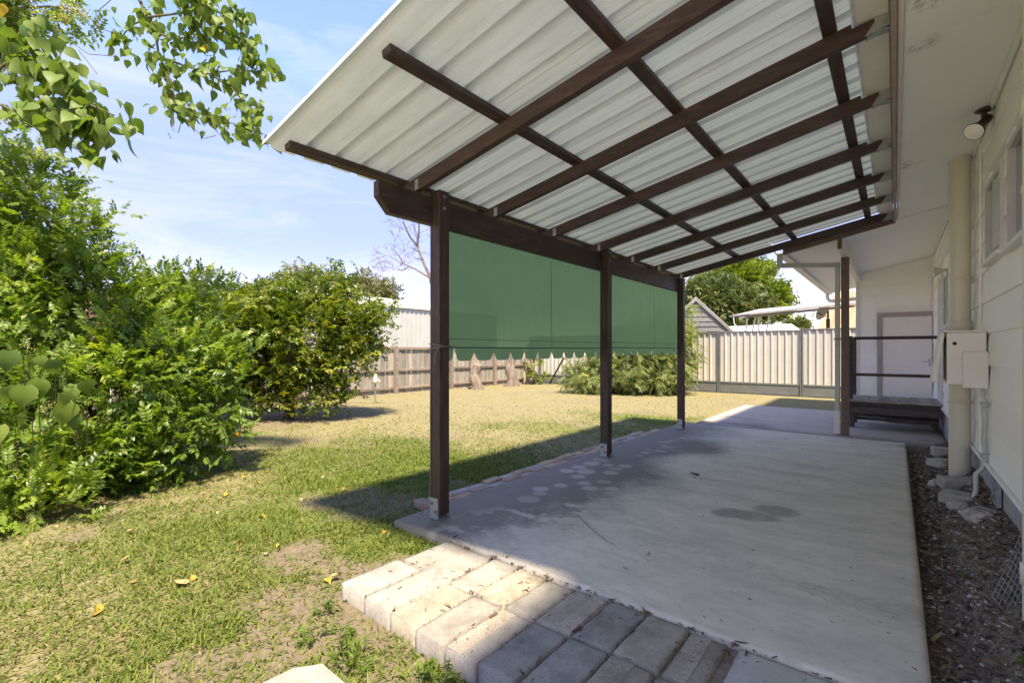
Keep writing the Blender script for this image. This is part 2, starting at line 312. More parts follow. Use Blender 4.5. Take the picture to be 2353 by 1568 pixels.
def grid(x0, x1, y0, y1, nx, ny):
    xs = np.linspace(x0, x1, nx + 1); ys = np.linspace(y0, y1, ny + 1); X, Y = np.meshgrid(xs, ys, indexing='ij'); X = X.ravel(); Y = Y.ravel()
    i, j = np.meshgrid(np.arange(nx), np.arange(ny), indexing='ij'); a = (i * (ny + 1) + j).ravel()
    return X, Y, np.stack([a, a + ny + 1, a + ny + 2, a + 1], 1)
X, Y, Fc = grid(-13.0, 0.6, -5, 16.6, 230, 360)
Z = gz(X, Y); under = (X > -2.9) & (Y > 2.4) & (Y < 12.3); Z[under] = -0.3; Z[(X > .12) & (Y > -4)] = -0.3
gr, so = lawn_fields(X, Y)
tag(link('lawn', npmesh('lawn', np.stack([X, Y, Z], 1), Fc, LAWNM, {'green': gr, 'soil': so}, True), (0, 0, 0)), kind='structure')
X, Y, Fc = grid(-260, 260, -260, 260, 52, 52)
tag(link('ground', npmesh('ground', np.stack([X, Y, np.full_like(X, -0.36)], 1), Fc, mat('far_ground', (0.16, 0.16, 0.07), (0.26, 0.21, 0.12), 1.2, 0.95, 0.3, 20)), (0, 0, 0)), kind='structure')

# ------------------------------------------------------------------ concrete patio
def concrete_material(name, c1, c2, cd, speck=0.5):
    m = bpy.data.materials.new(name); m.use_nodes = True; t = m.node_tree; N = t.nodes; K = t.links.new; b = N['Principled BSDF']; b.inputs['Specular IOR Level'].default_value = 0.3
    g = N.new('ShaderNodeNewGeometry'); mp = N.new('ShaderNodeMapping'); mp.inputs['Scale'].default_value = (1.0, 1.9, 1.0); mp.inputs['Rotation'].default_value = (0, 0, .12); K(g.outputs['Position'], mp.inputs['Vector'])
    def noise(s, d=8, r=.65, v=mp.outputs[0]):
        n = N.new('ShaderNodeTexNoise'); n.inputs['Scale'].default_value = s; n.inputs['Detail'].default_value = d; n.inputs['Roughness'].default_value = r; K(v, n.inputs['Vector']); return n.outputs['Fac']
    def ramp(f, a, c, c0=0., c1_=1.):
        r = N.new('ShaderNodeValToRGB'); r.color_ramp.elements[0].position = a; r.color_ramp.elements[1].position = c; r.color_ramp.elements[0].color = (c0,) * 3 + (1,); r.color_ramp.elements[1].color = (c1_,) * 3 + (1,); K(f, r.inputs['Fac']); return r.outputs[0]
    def mix(f, a, c, bl='MIX'):
        x = N.new('ShaderNodeMixRGB'); x.blend_type = bl
        if isinstance(f, float): x.inputs['Fac'].default_value = f
        else: K(f, x.inputs['Fac'])
        for i, v in (('Color1', a), ('Color2', c)):
            if isinstance(v, tuple): x.inputs[i].default_value = (*v, 1)
            else: K(v, x.inputs[i])
        return x.outputs[0]
    c = mix(ramp(noise(2.1, 10, .72), .34, .66), c1, c2)
    c = mix(ramp(noise(46, 4, .6), .52, .70, 0, .35), c, tuple(v * .7 for v in c1))
    c = mix(ramp(noise(9, 8, .7), .50, .76, 0, .75), c, tuple(v * .62 for v in c1))
    c = mix(ramp(noise(3.2, 9, .7), .58, .70, 0, .3), c, tuple(min(.8, v * 1.18) for v in c2))
    a = N.new('ShaderNodeAttribute'); a.attribute_name = 'stain'; ap = N.new('ShaderNodeAttribute'); ap.attribute_name = 'pale'
    st = N.new('ShaderNodeMath'); st.operation = 'MULTIPLY_ADD'; K(noise(14, 9, .72), st.inputs[0]); st.inputs[1].default_value = .9; sb = N.new('ShaderNodeMath'); sb.operation = 'SUBTRACT'; K(a.outputs['Fac'], sb.inputs[0]); sb.inputs[1].default_value = .45; K(sb.outputs[0], st.inputs[2])
    c = mix(ramp(st.outputs[0], .12, .78, 0, .9), c, cd)
    c = mix(ap.outputs['Fac'], c, tuple(v * 1.02 for v in c2))
    c = mix(ramp(noise(70, 3, .5, g.outputs['Position']), .70, .76, 0, speck), c, (0.10, 0.09, 0.08))
    K(c, b.inputs['Base Color']); K(ramp(noise(5), .3, .7, .62, .85), b.inputs['Roughness'])
    bp = N.new('ShaderNodeBump'); bp.inputs['Strength'].default_value = .25; bp.inputs['Distance'].default_value = .004; K(noise(120, 4, .6, g.outputs['Position']), bp.inputs['Height']); K(bp.outputs[0], b.inputs['Normal'])
    return m
CONC = concrete_material('patio_concrete', (0.68, 0.635, 0.535), (0.50, 0.468, 0.395), (0.125, 0.115, 0.095))
CONC2 = concrete_material('path_concrete', (0.46, 0.405, 0.355), (0.39, 0.345, 0.30), (0.16, 0.14, 0.125))
rings = [(1345,505,55),(1425,480,50),(1515,455,55),(1590,430,70),(1475,510,62),(1425,545,50),(1305,605,50),(1165,630,55),(1465,590,50),(1600,580,55),(1505,625,58),(1655,628,50),(1645,518,52),(1680,490,50),(1745,472,45),(1628,465,35),(1080,700,80),(1160,660,50),(1840,400,25),(1885,380,28),(1910,360,25),(1990,370,45),(2010,308,45),(2010,330,25),(2065,298,25),(2100,290,20),(2135,282,20)]
def slab(name, x0, x1, y0, y1, z0, z1, m, res, stainf, e=0.012):
    nx = max(2, int((x1 - x0) / res)); ny = max(2, int((y1 - y0) / res))
    X, Y, Fc = grid(x0, x1, y0, y1, nx, ny); Z = np.full_like(X, z1)
    dd = np.minimum(np.minimum(X - x0, x1 - X), np.minimum(Y - y0, y1 - Y)); Z = Z - e * sstep(.022, 0, dd) + .002 * (fbm(X * 1.3, Y * 1.3, 40, 2) - .5)
    st, pa = stainf(X, Y); n = len(X); V = np.stack([X, Y, Z], 1)
    # skirt
    ring = [i * (ny + 1) for i in range(nx + 1)] + [nx * (ny + 1) + j for j in range(1, ny + 1)] + [i * (ny + 1) + ny for i in range(nx - 1, -1, -1)] + [j for j in range(ny - 1, 0, -1)]
    low = V[ring].copy(); low[:, 2] = z0; k = len(ring); F2 = [(ring[i], n + i, n + (i + 1) % k, ring[(i + 1) % k]) for i in range(k)]
    V = np.concatenate([V, low]); Fc = np.concatenate([Fc, np.array(F2)])
    return tag(link(name, npmesh(name, V, Fc, m, {'stain': np.concatenate([st, np.full(k, .55)]), 'pale': np.concatenate([pa, np.zeros(k)])}, False), (0, 0, 0)), kind='structure')
def patio_stain(X, Y):
    n = fbm(X * 1.1, Y * 1.1, 51, 5); n2 = fbm(X * 3.5, Y * 3.5, 52, 4); n3 = fbm(X * .9, Y * 2.4, 53, 5)
    edge = sstep(1.55, .1, (X + 3.0) - 1.1 * (n - .5)) * (.85 + .35 * sstep(2.3, 3.3, Y)) * (1 - .5 * sstep(6.2, 8.3, Y))
    s = 1.25 * edge + .55 * (n2 - .5) * edge
    c = gnd(1735, 1178); 
    for px, py, rx, ry in ((1700, 1180, .20, .13), (1780, 1172, .18, .18), (1660, 1178, .12, .10), (1738, 1183, .2, .12)):
        c = gnd(px, py); q = np.hypot((X - c[0]) / rx, (Y - c[1]) / ry) + .5 * (n2 - .5); s = np.maximum(s, .52 * sstep(1.2, .6, q))
    s = np.maximum(s, .40 * sstep(.50, .75, n3) * sstep(.9, .2, np.abs(Y - 6.7)) * sstep(-2.2, -1.2, X))
    s = np.maximum(s, .5 * sstep(.52, .66, n3) * sstep(.35, .1, np.abs(Y - 8.3)))
    s = np.maximum(s, .24 * sstep(.52, .8, fbm(X * .8, Y * 2.6, 54, 5)))
    s = np.maximum(s, .5 * sstep(.25, .0, Y - 2.285) * sstep(-1.6, -2.6, X) + 0)
    pa = np.zeros_like(X)
    for u, v, r in rings:
        D = ((1400 + u / 1.81) / 1.6463, (1500 + v / 1.81) / 1.6463); c = gnd(*D); dep = -c[0] * math.sin(YAW) + c[1] * math.cos(YAW)
        rw = r / 1.81 / 1.6463 / FPX * dep; q = np.hypot(X - c[0], Y - c[1]) / rw + .25 * (n2 - .5)
        pa = np.maximum(pa, (.30 + .35 * ((u * 7) % 10) / 10) * sstep(1.06, .9, q)); s = np.maximum(s, .75 * sstep(.16, .05, np.abs(q - 1.07)) * sstep(-1.7, -2.2, X))
    fl = sstep(.56, .63, fbm(X * 7, Y * 7, 55, 4)) * sstep(.5, .15, np.hypot((X + 2.1 - .45 * (Y - 3.0)) * .9, (Y - 3.05) * .45))
    pa = np.maximum(pa, .8 * fl)
    cr = np.abs(X - (-1.63 + .42 * (Y - 2.95) * -1.0 + .02 * np.sin(Y * 14)))
    return np.clip(s, 0, 1.2), pa
slab('patio_slab', -3.0, 0.11, 2.285, 8.62, -0.16, 0.0, CONC, 0.02, patio_stain)
def path_stain(X, Y):
    n = fbm(X * 1.0, Y * 2.2, 61, 5); return .8 * sstep(.6, .05, Y - 8.62 - .5 * (n - .5)) * .8 + .4 * sstep(.5, .7, n), np.zeros_like(X)
slab('bounce_slab', -3.2, 7.5, -9.0, -.85, -.3, -.09, CONC, 0.3, lambda X, Y: (.3 * fbm(X, Y, 66, 4), np.zeros_like(X)))  # unseen concrete added behind the camera to bounce sunlight into the patio
slab('concrete_path', -2.82, 0.57, 8.628, 12.35, -0.16, -0.006, CONC2, 0.05, path_stain)
# hairline crack on the patio: a groove strip with leaf dust
mb = MB(); pr = None
cp = [tuple(gnd(x, y)[:2]) for x, y in ((1296, 1161), (1310, 1172), (1333, 1188), (1350, 1206), (1376, 1228), (1395, 1243), (1418, 1254))]
for i in range(len(cp) - 1):
    (xa, ya), (xb, yb) = cp[i], cp[i + 1]; w = .0016
    mb.add([(xa - w, ya - w, .0022), (xa + w, ya + w, .0022), (xb + w, yb + w, .0022), (xb - w, yb - w, .0022)], [(0, 1, 2, 3)])
mb.build('crack', mat('crack_dirt', (0.05, 0.045, 0.04)), None, kind='structure')

# ------------------------------------------------------------------ pavers in front of the slab
def paver_material(name, c1, c2, agg=False):
    m = mat(name, c1, c2, 7, 0.9, 0.5, 130, var=0.16, c3=tuple(v * .5 for v in c1), s3=6, t3=(.44, .74)); t = m.node_tree; N = t.nodes; K = t.links.new; b = N['Principled BSDF']
    src = b.inputs['Base Color'].links[0].from_socket; g = N.new('ShaderNodeNewGeometry'); vo = N.new('ShaderNodeTexVoronoi'); vo.inputs['Scale'].default_value = 105 if agg else 60; K(g.outputs['Position'], vo.inputs['Vector'])
    r = N.new('ShaderNodeValToRGB'); e = r.color_ramp.elements
    if agg:
        r2 = N.new('ShaderNodeValToRGB'); q = r2.color_ramp; q.elements[0].color = (.30, .19, .10, 1); q.elements[1].color = (.55, .50, .43, 1)
        for p, c in ((.3, (.16, .15, .14)), (.55, (.42, .30, .18)), (.8, (.24, .22, .20))): x = q.elements.new(p); x.color = (*c, 1)
        sx = N.new('ShaderNodeSeparateColor'); K(vo.outputs['Color'], sx.inputs[0]); K(sx.outputs[0], r2.inputs['Fac']); e[0].position = .28; e[1].position = .42; e[0].color = (1, 1, 1, 1); e[1].color = (0, 0, 0, 1); col2 = r2.outputs[0]
    else:
        e[0].position = .14; e[1].position = .24; e[0].color = (.8, .8, .8, 1); e[1].color = (0, 0, 0, 1); col2 = None
    K(vo.outputs['Distance'], r.inputs['Fac']); mx = N.new('ShaderNodeMixRGB'); K(r.outputs[0], mx.inputs['Fac']); K(src, mx.inputs['Color1'])
    if col2 is not None: K(col2, mx.inputs['Color2'])
    else: mx.inputs['Color2'].default_value = (.13, .115, .10, 1)
    K(mx.outputs[0], b.inputs['Base Color']); return m
PAV = paver_material('paver', (0.325, 0.308, 0.285), (0.28, 0.265, 0.243)); PAVT = paver_material('paver_tan', (0.36, 0.325, 0.27), (0.31, 0.278, 0.228)); AGG = paver_material('aggregate', (0.40, 0.36, 0.305), (0.36, 0.32, 0.27), True)
pv = bpy.data.objects.new('paver_path', None); COL.objects.link(pv); WPOS[pv.name] = np.zeros(3); tag(pv, kind='structure')
MB().box(-2.37, -.05, 1.53, 2.275, -.2, -.034).build('bedding_sand', mat('joint_dirt', (0.17, 0.142, 0.112), (0.25, 0.21, 0.165), 40, 0.95, 0.8, 90), pv)
def paver(x0, x1, y0, y1, m=PAV, agg=None, dz=0.0):
    j = lambda a=.004: random.uniform(-a, a)
    mb = MB(); zt = -0.014 + dz + j(.004); c = ((x0 + x1) / 2, (y0 + y1) / 2); R = Matrix.Translation((*c, 0)) @ Matrix.Rotation(j(.012), 4, 'Z') @ Matrix.Rotation(j(.008), 4, 'X') @ Matrix.Translation((-c[0], -c[1], 0))
    nx, ny = 10, max(14, int((y1 - y0) / .022)); X, Y, Fc = grid(x0, x1, y0, y1, nx, ny); dd = np.minimum(np.minimum(X - x0, x1 - X), np.minimum(Y - y0, y1 - Y)); sd_ = random.randrange(50)
    Z = zt - .003 * sstep(.007, 0, dd) - .010 * sstep(.03, 0, dd) * sstep(.58, .8, fbm(X * 16 + sd_, Y * 16, 81, 3)) + .003 * (fbm(X * 9, Y * 9, 82, 3) - .5); ed = dd < 1e-6
    X = X + np.where(ed, .006 * (fbm(X * 22 + sd_, Y * 22, 83, 3) - .5), 0); Y = Y + np.where(ed, .006 * (fbm(X * 22, Y * 22 + sd_, 84, 3) - .5), 0)
    ring = [i * (ny + 1) for i in range(nx + 1)] + [nx * (ny + 1) + j_ for j_ in range(1, ny + 1)] + [i * (ny + 1) + ny for i in range(nx - 1, -1, -1)] + [j_ for j_ in range(ny - 1, 0, -1)]
    V = np.stack([X, Y, Z], 1); low = V[ring].copy(); low[:, 2] = -.145; kk = len(ring); n0 = len(V); F2 = [(ring[i], n0 + i, n0 + (i + 1) % kk, ring[(i + 1) % kk]) for i in range(kk)]
    V = np.array([tuple(R @ Vector(p)) for p in np.concatenate([V, low])]); org = np.array((*c, -.145)); o = link('paver', npmesh('paver', V - org, np.concatenate([Fc, np.array(F2)]), m), org, pv)
    if agg:
        a0, a1 = agg; MB().box(x0 + a0 * (x1 - x0) + .006, x0 + a1 * (x1 - x0) - .006, y0 + .008, y1 - .008, zt - .01, zt + .0035, .003, R).build('aggregate_strip', AGG, o)
paver(-2.445, -2.222, 1.50, 1.885, dz=.002); paver(-2.405, -2.185, 1.905, 2.272)
paver(-2.208, -1.985, 1.487, 2.272)
paver(-1.972, -1.776, 1.478, 1.868, PAVT, (0, .5)); paver(-1.965, -1.772, 1.882, 2.272, PAV)
paver(-1.762, -1.574, 1.462, 1.866, PAV); paver(-1.760, -1.573, 1.880, 2.266, PAVT, (0, .5))
paver(-1.560, -1.374, 1.462, 1.862, PAV, (0, .55)); paver(-1.562, -1.374, 1.884, 2.26)
paver(-1.362, -1.176, 1.470, 1.868); paver(-1.366, -1.170, 1.882, 2.262, PAVT, (.52, 1))
paver(-1.160, -.968, 1.470, 1.872); paver(-1.158, -.968, 1.886, 2.272)
paver(-.956, -.762, 1.472, 1.876, PAVT, (0, .6)); paver(-.955, -.758, 1.890, 2.274, PAVT)
paver(-.746, -.60, 1.476, 1.874); paver(-.742, -.585, 1.888, 2.262, PAVT, (0, .66))
paver(-.535, -.03, 1.45, 2.274, mat('speckled_slab', (0.42, 0.415, 0.385), (0.37, 0.365, 0.34), 9, 0.9, 0.5, 130, c3=(.12, .115, .10), s3=60, t3=(.62, .7)))
paver(-.03, .10, 1.0, 1.42)

# ------------------------------------------------------------------ brick edging beside the slab
be = bpy.data.objects.new('brick_edging', None); COL.objects.link(be); WPOS[be.name] = np.zeros(3); tag(be, kind='structure')
BRK = [mat('brick_%s' % n, c, tuple(v * .75 for v in c), 12, 0.9, 0.5, 90, var=.12, c3=(.30, .28, .22), s3=8, t3=(.55, .8)) for n, c in (('red', (.36, .235, .18)), ('plum', (.32, .225, .20)), ('buff', (.46, .36, .235)), ('grey', (.36, .335, .325)), ('tan', (.43, .31, .22)))]
brm = [MB().box(-.053, .053, -.113, .113, -.07, 0, .008).mesh('brick', m, (0, 0, 0)) for m in BRK]
y = 2.86; k = 0
while y < 7.75:
    for r, xx in ((0, -3.062), (1, -3.172)):
        yy = y + (.06 if r else 0)
        if r and yy > 7.2: continue
        o = link('brick', brm[random.randrange(5)], (xx + random.uniform(-.006, .006), yy, -.008 + random.uniform(-.012, .006)), be); o.rotation_euler = (random.uniform(-.03, .03), random.uniform(-.03, .03), random.uniform(-.03, .03))
    y += .236; k += 1
o = link('brick', brm[1], (-3.11, 2.70, .012), be); o.rotation_euler = (0.03, .05, 1.45)
# ------------------------------------------------------------------ patio cover
SL = 0.196
rb = lambda x: 2.487 + SL * (x + 2.7)
pc = thing('patio_cover', 'open-sided lean-to patio cover with brown timber posts, rafters and pale ribbed metal roof', 'patio cover', (-2.755, 2.53, 0))
BOLT = mat('bolt_steel', (.22, .22, .22), (.16, .16, .16), 30, .45, 0, metal=.7)
for py, pw in ((2.53, .108), (5.255, .108), (7.87, .10)):
    h = pw / 2; zt = 2.52 if py < 7 else 2.47
    po = MB().box(-2.755 - h, -2.755 + h, py - h, py + h, .035, zt, .006).build('post', WOOD, pc)
    g = MB(); g.box(-2.755 - h + .004, -2.755 + h - .012, py - h - .007, py - h, .004, .165, .001); g.box(-2.755 - h + .004, -2.755 + h - .012, py + h, py + h + .007, .004, .165, .001); g.box(-2.755 - h, -2.755 + h, py - h, py + h, .003, .011)
    br = g.build('post_bracket', GALV, po)
    for zz, dx in ((.065, .02), (.125, -.02)): MB().lathe([(.0, -.012), (.010, -.012), (.012, -.004), (.012, 0)], (-2.755 + dx, py - h - .007, zz), (0, 1, 0), 8).build('bolt', BOLT, po)
    if py < 7:
        for zz in (2.475, 2.385): MB().lathe([(.0, .010), (.009, .010), (.016, .003), (.016, 0)], (-2.755 + h, py, zz), (1, 0, 0), 8).build('bolt', BOLT, po)
# front beam with chamfered end
zb0, zb1 = 2.262, 2.470
MB().prism([(1.985, zb1), (1.985, 2.365), (2.085, zb0), (5.25, zb0), (5.25, zb1)], 'x', -2.835, -2.775).build('beam', WOODY, pc)
MB().prism([(5.253, zb1 - .004), (5.253, zb0 - .004), (7.98, zb0 - .004), (7.98, zb1 - .004)], 'x', -2.834, -2.776).build('beam', WOODY, pc)
RY = (2.325, 3.215, 4.15, 5.10, 6.04, 6.96, 7.90)
for y in RY:
    xs = (-2.90, -.022); m = MB()
    m.prism([(-2.97, rb(-2.97) + .03), (-2.94, rb(-2.94)), (-.022, rb(-.022)), (-.022, rb(-.022) + .066), (-.185, rb(-.185) + .07), (-.19, rb(-.19) + .097), (-2.97, rb(-2.97) + .097)], 'y', y - .024, y + .024)
    r = m.build('rafter', WOODX, pc)
    for s in (-1, 1):   # toothed hanger plates at the fascia
        yy = y + s * .0255
        pts = [(-.024, rb(0) - .012), (-.13, rb(-.13) - .010), (-.10, rb(-.1) + .03), (-.085, rb(-.08) + .045), (-.09, rb(-.08) + .062), (-.07, rb(-.07) + .085), (-.078, rb(-.07) + .1), (-.024, rb(0) + .11)]
        hg = MB().prism(pts, 'y', yy - .0015, yy + .0015).build('joist_hanger', GALV, r)
    MB().box(-.12, -.024, y - .024, y + .024, rb(-.07) - .014, rb(-.07) - .006, 0).build('hanger_base', GALV, r)
    MB().box(-2.772, -2.735, y - .0275, y - .0245, 2.480, 2.555).build('angle_bracket', GALV, r)
for x in (-2.925, -1.93, -1.14, -.285):
    y1 = 8.13 if x < -1.5 else 7.96
    z = rb(x) + .097; Mx = Matrix.Translation((x, 0, z)) @ Matrix.Rotation(-math.atan(SL), 4, 'Y')
    MB().box(-.036, .036, 1.425, y1, .0015, .044, .004, Mx).build('purlin', WOODY, pc)
# ribbed roof sheets (trapezoid ribs, 0.2 m pitch)
def rib_profile(w):
    p = []; n = max(1, round(w / .2))
    for k in range(n):
        o = k * w / n; p += [(o, 0), (o + .070, 0), (o + .072, .004), (o + .078, .004), (o + .080, 0), (o + .128, 0), (o + .144, .034), (o + .178, .034), (o + .196, 0)]
    return p + [(w + .006, 0)]
def roof_sheet(y0, x0, x1, par, zf, slope, m, first=False, w=.8, name='roof_sheet', lift=0.0):
    p = rib_profile(w); p = ([(-.075, .0), (-.07, .028), (-.028, .028), (-.008, 0)] if first else []) + p; vs = []; fs = []
    ns = 6
    for i in range(ns + 1):
        x = x0 + (x1 - x0) * i / ns
        for yy, zz in p: vs.append((x, y0 + yy, zf(x) + zz + lift + .0015 * math.sin(3 * x + 9 * yy)))
    n = len(p)
    for i in range(ns):
        for k in range(n - 1): fs.append((i * n + k, i * n + k + 1, (i + 1) * n + k + 1, (i + 1) * n + k))
    top = [(a, b_, c + .0012) for a, b_, c in vs]; o = len(vs)
    fs2 = [tuple(o + i for i in f[::-1]) for f in fs]
    edge = [(k, k + 1, o + k + 1, o + k) for k in range(n - 1)]
    ob = MB().add(vs + top, fs + fs2 + edge).build(name, m, par)
    ra = ob.data.attributes.new('rib_shade', 'FLOAT', 'POINT'); ra.data.foreach_set('value', np.array([1.0 if zz > .01 else 0.0 for _ in range(2 * (ns + 1)) for yy, zz in p], np.float32)); return ob
zs = lambda x: rb(x) + .097 + .045
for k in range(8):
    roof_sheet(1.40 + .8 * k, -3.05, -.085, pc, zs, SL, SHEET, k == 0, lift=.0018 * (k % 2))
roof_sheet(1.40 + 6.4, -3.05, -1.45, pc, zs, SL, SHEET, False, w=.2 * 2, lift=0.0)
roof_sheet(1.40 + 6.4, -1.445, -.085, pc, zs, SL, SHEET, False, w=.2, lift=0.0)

# ------------------------------------------------------------------ roll-down blinds
def canvas_material():
    m = bpy.data.materials.new('green_canvas'); m.use_nodes = True; t = m.node_tree; N = t.nodes; K = t.links.new; b = N['Principled BSDF']; b.inputs['Roughness'].default_value = .6; b.inputs['Specular IOR Level'].default_value = .35
    g = N.new('ShaderNodeNewGeometry'); n = N.new('ShaderNodeTexNoise'); n.inputs['Scale'].default_value = 1.6; n.inputs['Detail'].default_value = 7; K(g.outputs['Position'], n.inputs['Vector'])
    mp = N.new('ShaderNodeMapping'); mp.inputs['Scale'].default_value = (1, 10, .6); K(g.outputs['Position'], mp.inputs['Vector']); n2 = N.new('ShaderNodeTexNoise'); n2.inputs['Scale'].default_value = 3; n2.inputs['Detail'].default_value = 6; K(mp.outputs[0], n2.inputs['Vector'])
    mx = N.new('ShaderNodeMixRGB'); mx.inputs['Color1'].default_value = (.040, .095, .050, 1); mx.inputs['Color2'].default_value = (.115, .190, .095, 1); r = N.new('ShaderNodeValToRGB'); r.color_ramp.elements[0].position = .35; r.color_ramp.elements[1].position = .7; K(n.outputs['Fac'], r.inputs['Fac']); K(r.outputs[0], mx.inputs['Fac'])
    m2 = N.new('ShaderNodeMixRGB'); r2 = N.new('ShaderNodeValToRGB'); r2.color_ramp.elements[0].position = .5; r2.color_ramp.elements[1].position = .75; r2.color_ramp.elements[1].color = (.4, .4, .4, 1); K(n2.outputs['Fac'], r2.inputs['Fac']); K(r2.outputs[0], m2.inputs['Fac']); K(mx.outputs[0], m2.inputs['Color1']); m2.inputs['Color2'].default_value = (.05, .075, .06, 1)
    K(m2.outputs[0], b.inputs['Base Color']); tr = N.new('ShaderNodeBsdfTranslucent'); tr.inputs['Color'].default_value = (.25, .44, .20, 1); ms = N.new('ShaderNodeMixShader'); ms.inputs['Fac'].default_value = .55; K(b.outputs[0], ms.inputs[1]); K(tr.outputs[0], ms.inputs[2]); tp = N.new('ShaderNodeBsdfTransparent'); tp.inputs['Color'].default_value = (.55, .80, .58, 1); m3 = N.new('ShaderNodeMixShader'); m3.inputs['Fac'].default_value = .018; K(ms.outputs[0], m3.inputs[1]); K(tp.outputs[0], m3.inputs[2]); K(m3.outputs[0], N['Material Output'].inputs['Surface'])
    w = N.new('ShaderNodeTexNoise'); w.inputs['Scale'].default_value = 350; K(g.outputs['Position'], w.inputs['Vector']); bp = N.new('ShaderNodeBump'); bp.inputs['Strength'].default_value = .1; bp.inputs['Distance'].default_value = .002; K(w.outputs['Fac'], bp.inputs['Height']); K(bp.outputs[0], b.inputs['Normal']); return m
CANV = canvas_material(); CANVD = mat('canvas_hem', (.03, .075, .05), (.04, .09, .06), 5, .7, .1, 200)
def blind(y0, y1, zbot, label, ns, slit):
    t = thing('roller_blind', label, 'blind', (-2.86, (y0 + y1) / 2, zbot), 'green canvas blinds hung from the patio beam')
    def wav(y, z): return -2.862 + .010 * math.sin(y * 2.1 + z) + .008 * math.sin(y * 7 + 2.3 * z) * (2.3 - z) + .022 * float(fbm(y * 2.2 + z * .8, z * 1.1, 77, 3) - .5) + .016 * math.exp(-((y - y1 + .12) / .2) ** 2) * math.sin(z * 9)
    def sheet(nm, z0f, z1, n, nz, off, m, par):
        vs = []; fs = []
        for i in range(n + 1):
            y = y0 + (y1 - y0) * i / n; za = z0f(y)
            for j in range(nz + 1):
                z = za + (z1 - za) * j / nz; vs.append((wav(y, z) + off, y, z))
        for i in range(n):
            for j in range(nz): a = i * (nz + 1) + j; fs.append((a, a + nz + 1, a + nz + 2, a + 1))
        return MB().add(vs, fs, True).build(nm, m, par)
    sheet('canvas', lambda y: zbot + .115, zb0 + .05, 60, 24, 0, CANV, t)
    def zsc(y):
        u = (y - y0) / (y1 - y0) * ns; f = abs(u - round(u)); i = round(u)
        d = .058 * math.exp(-(f / .11) ** 2) + .012 * (2 * f < .5) * (1 - 4 * f) * 0
        if i == slit: d += .075 * math.exp(-(f / .05) ** 2)
        if i in (0, ns): d = 0
        return zbot + d + .010 * (1 - 2 * f) ** 3
    sheet('valance', zsc, zbot + .112, ns * 24, 4, .004, CANV, t)
    hb = MB(); hc2 = MB()
    for i in range(30):
        ya = y0 + (y1 - y0) * i / 30; yb = y0 + (y1 - y0) * (i + 1) / 30
        hb.add([(wav(ya, zbot + .1) + .006, ya, zbot + .118), (wav(yb, zbot + .1) + .006, yb, zbot + .118), (wav(yb, zbot + .1) + .009, yb, zbot + .108), (wav(ya, zbot + .1) + .009, ya, zbot + .108)], [(0, 1, 2, 3)])
        hc2.add([(wav(ya, zbot + .18) + .005, ya, zbot + .186), (wav(yb, zbot + .18) + .005, yb, zbot + .186), (wav(yb, zbot + .18) + .006, yb, zbot + .182), (wav(ya, zbot + .18) + .006, ya, zbot + .182)], [(0, 1, 2, 3)])
    hb.build('hem', CANVD, t); hc2.build('stitch_line', CANVD, t)
    ys = (y0 + y1) / 2 + .25; MB().add([(wav(ys, zbot + .12) + .004, ys - .004, zbot + .12), (wav(ys, zbot + .12) + .004, ys + .004, zbot + .12), (wav(ys, 2.2) + .004, ys + .004, zb0 - .02), (wav(ys, 2.2) + .004, ys - .004, zb0 - .02)], [(0, 1, 2, 3)]).build('seam', CANVD, t)
    MB().tube([(-2.862, y0, zb0 + .062), (-2.862, y1, zb0 + .062)], .012, 8).build('roller_batten', WOODY, t)
    for k in range(14):
        if random.random() < .75: yk = y0 + .1 + (y1 - y0 - .2) * k / 13 + random.uniform(-.03, .03); MB().box(-2.848, -2.844, yk - .008, yk + .008, zb0 - .022, zb0 - .004).build('clip', WHITE, t)
    return t
b1 = blind(2.55, 5.425, 1.205, 'longer near roller blind of green canvas with scalloped hem, between the first two posts', 12, 1)
b2 = blind(5.435, 8.08, 1.215, 'far roller blind of green canvas with scalloped hem, between the second and third posts', 11, 10)
# cord tied round the nearest post
cz = 1.325; q = .062; cx_, cy_ = -2.755, 2.53; loop = []
for k in range(26):
    a = k / 25 * 4 * PI; r_ = .062 / max(abs(math.cos(a)), abs(math.sin(a))); loop.append((cx_ + r_ * math.cos(a), cy_ + r_ * math.sin(a), cz + .02 * math.sin(a * .5) + .004 * k / 25))
mbc = MB().tube(loop, .004, 6).tube([(-2.693, 2.47, cz), (-2.72, 2.465, cz - .04), (-2.735, 2.463, cz - .09), (-2.725, 2.46, cz - .135)], .0035, 6).tube([(-2.693, 2.592, cz + .004), (-2.75, 2.63, cz + .006), (-2.85, 2.66, cz - .002)], .004, 6).tube([(-2.79, 2.468, cz), (-2.792, 2.466, .8), (-2.788, 2.464, .3), (-2.80, 2.455, .12), (-2.86, 2.43, .03), (-2.90, 2.42, .05)], .003, 5)
mbc.build('tie_cord', CORD, None, 'thin grey cord knotted round the nearest patio post and trailing down it', 'cord')
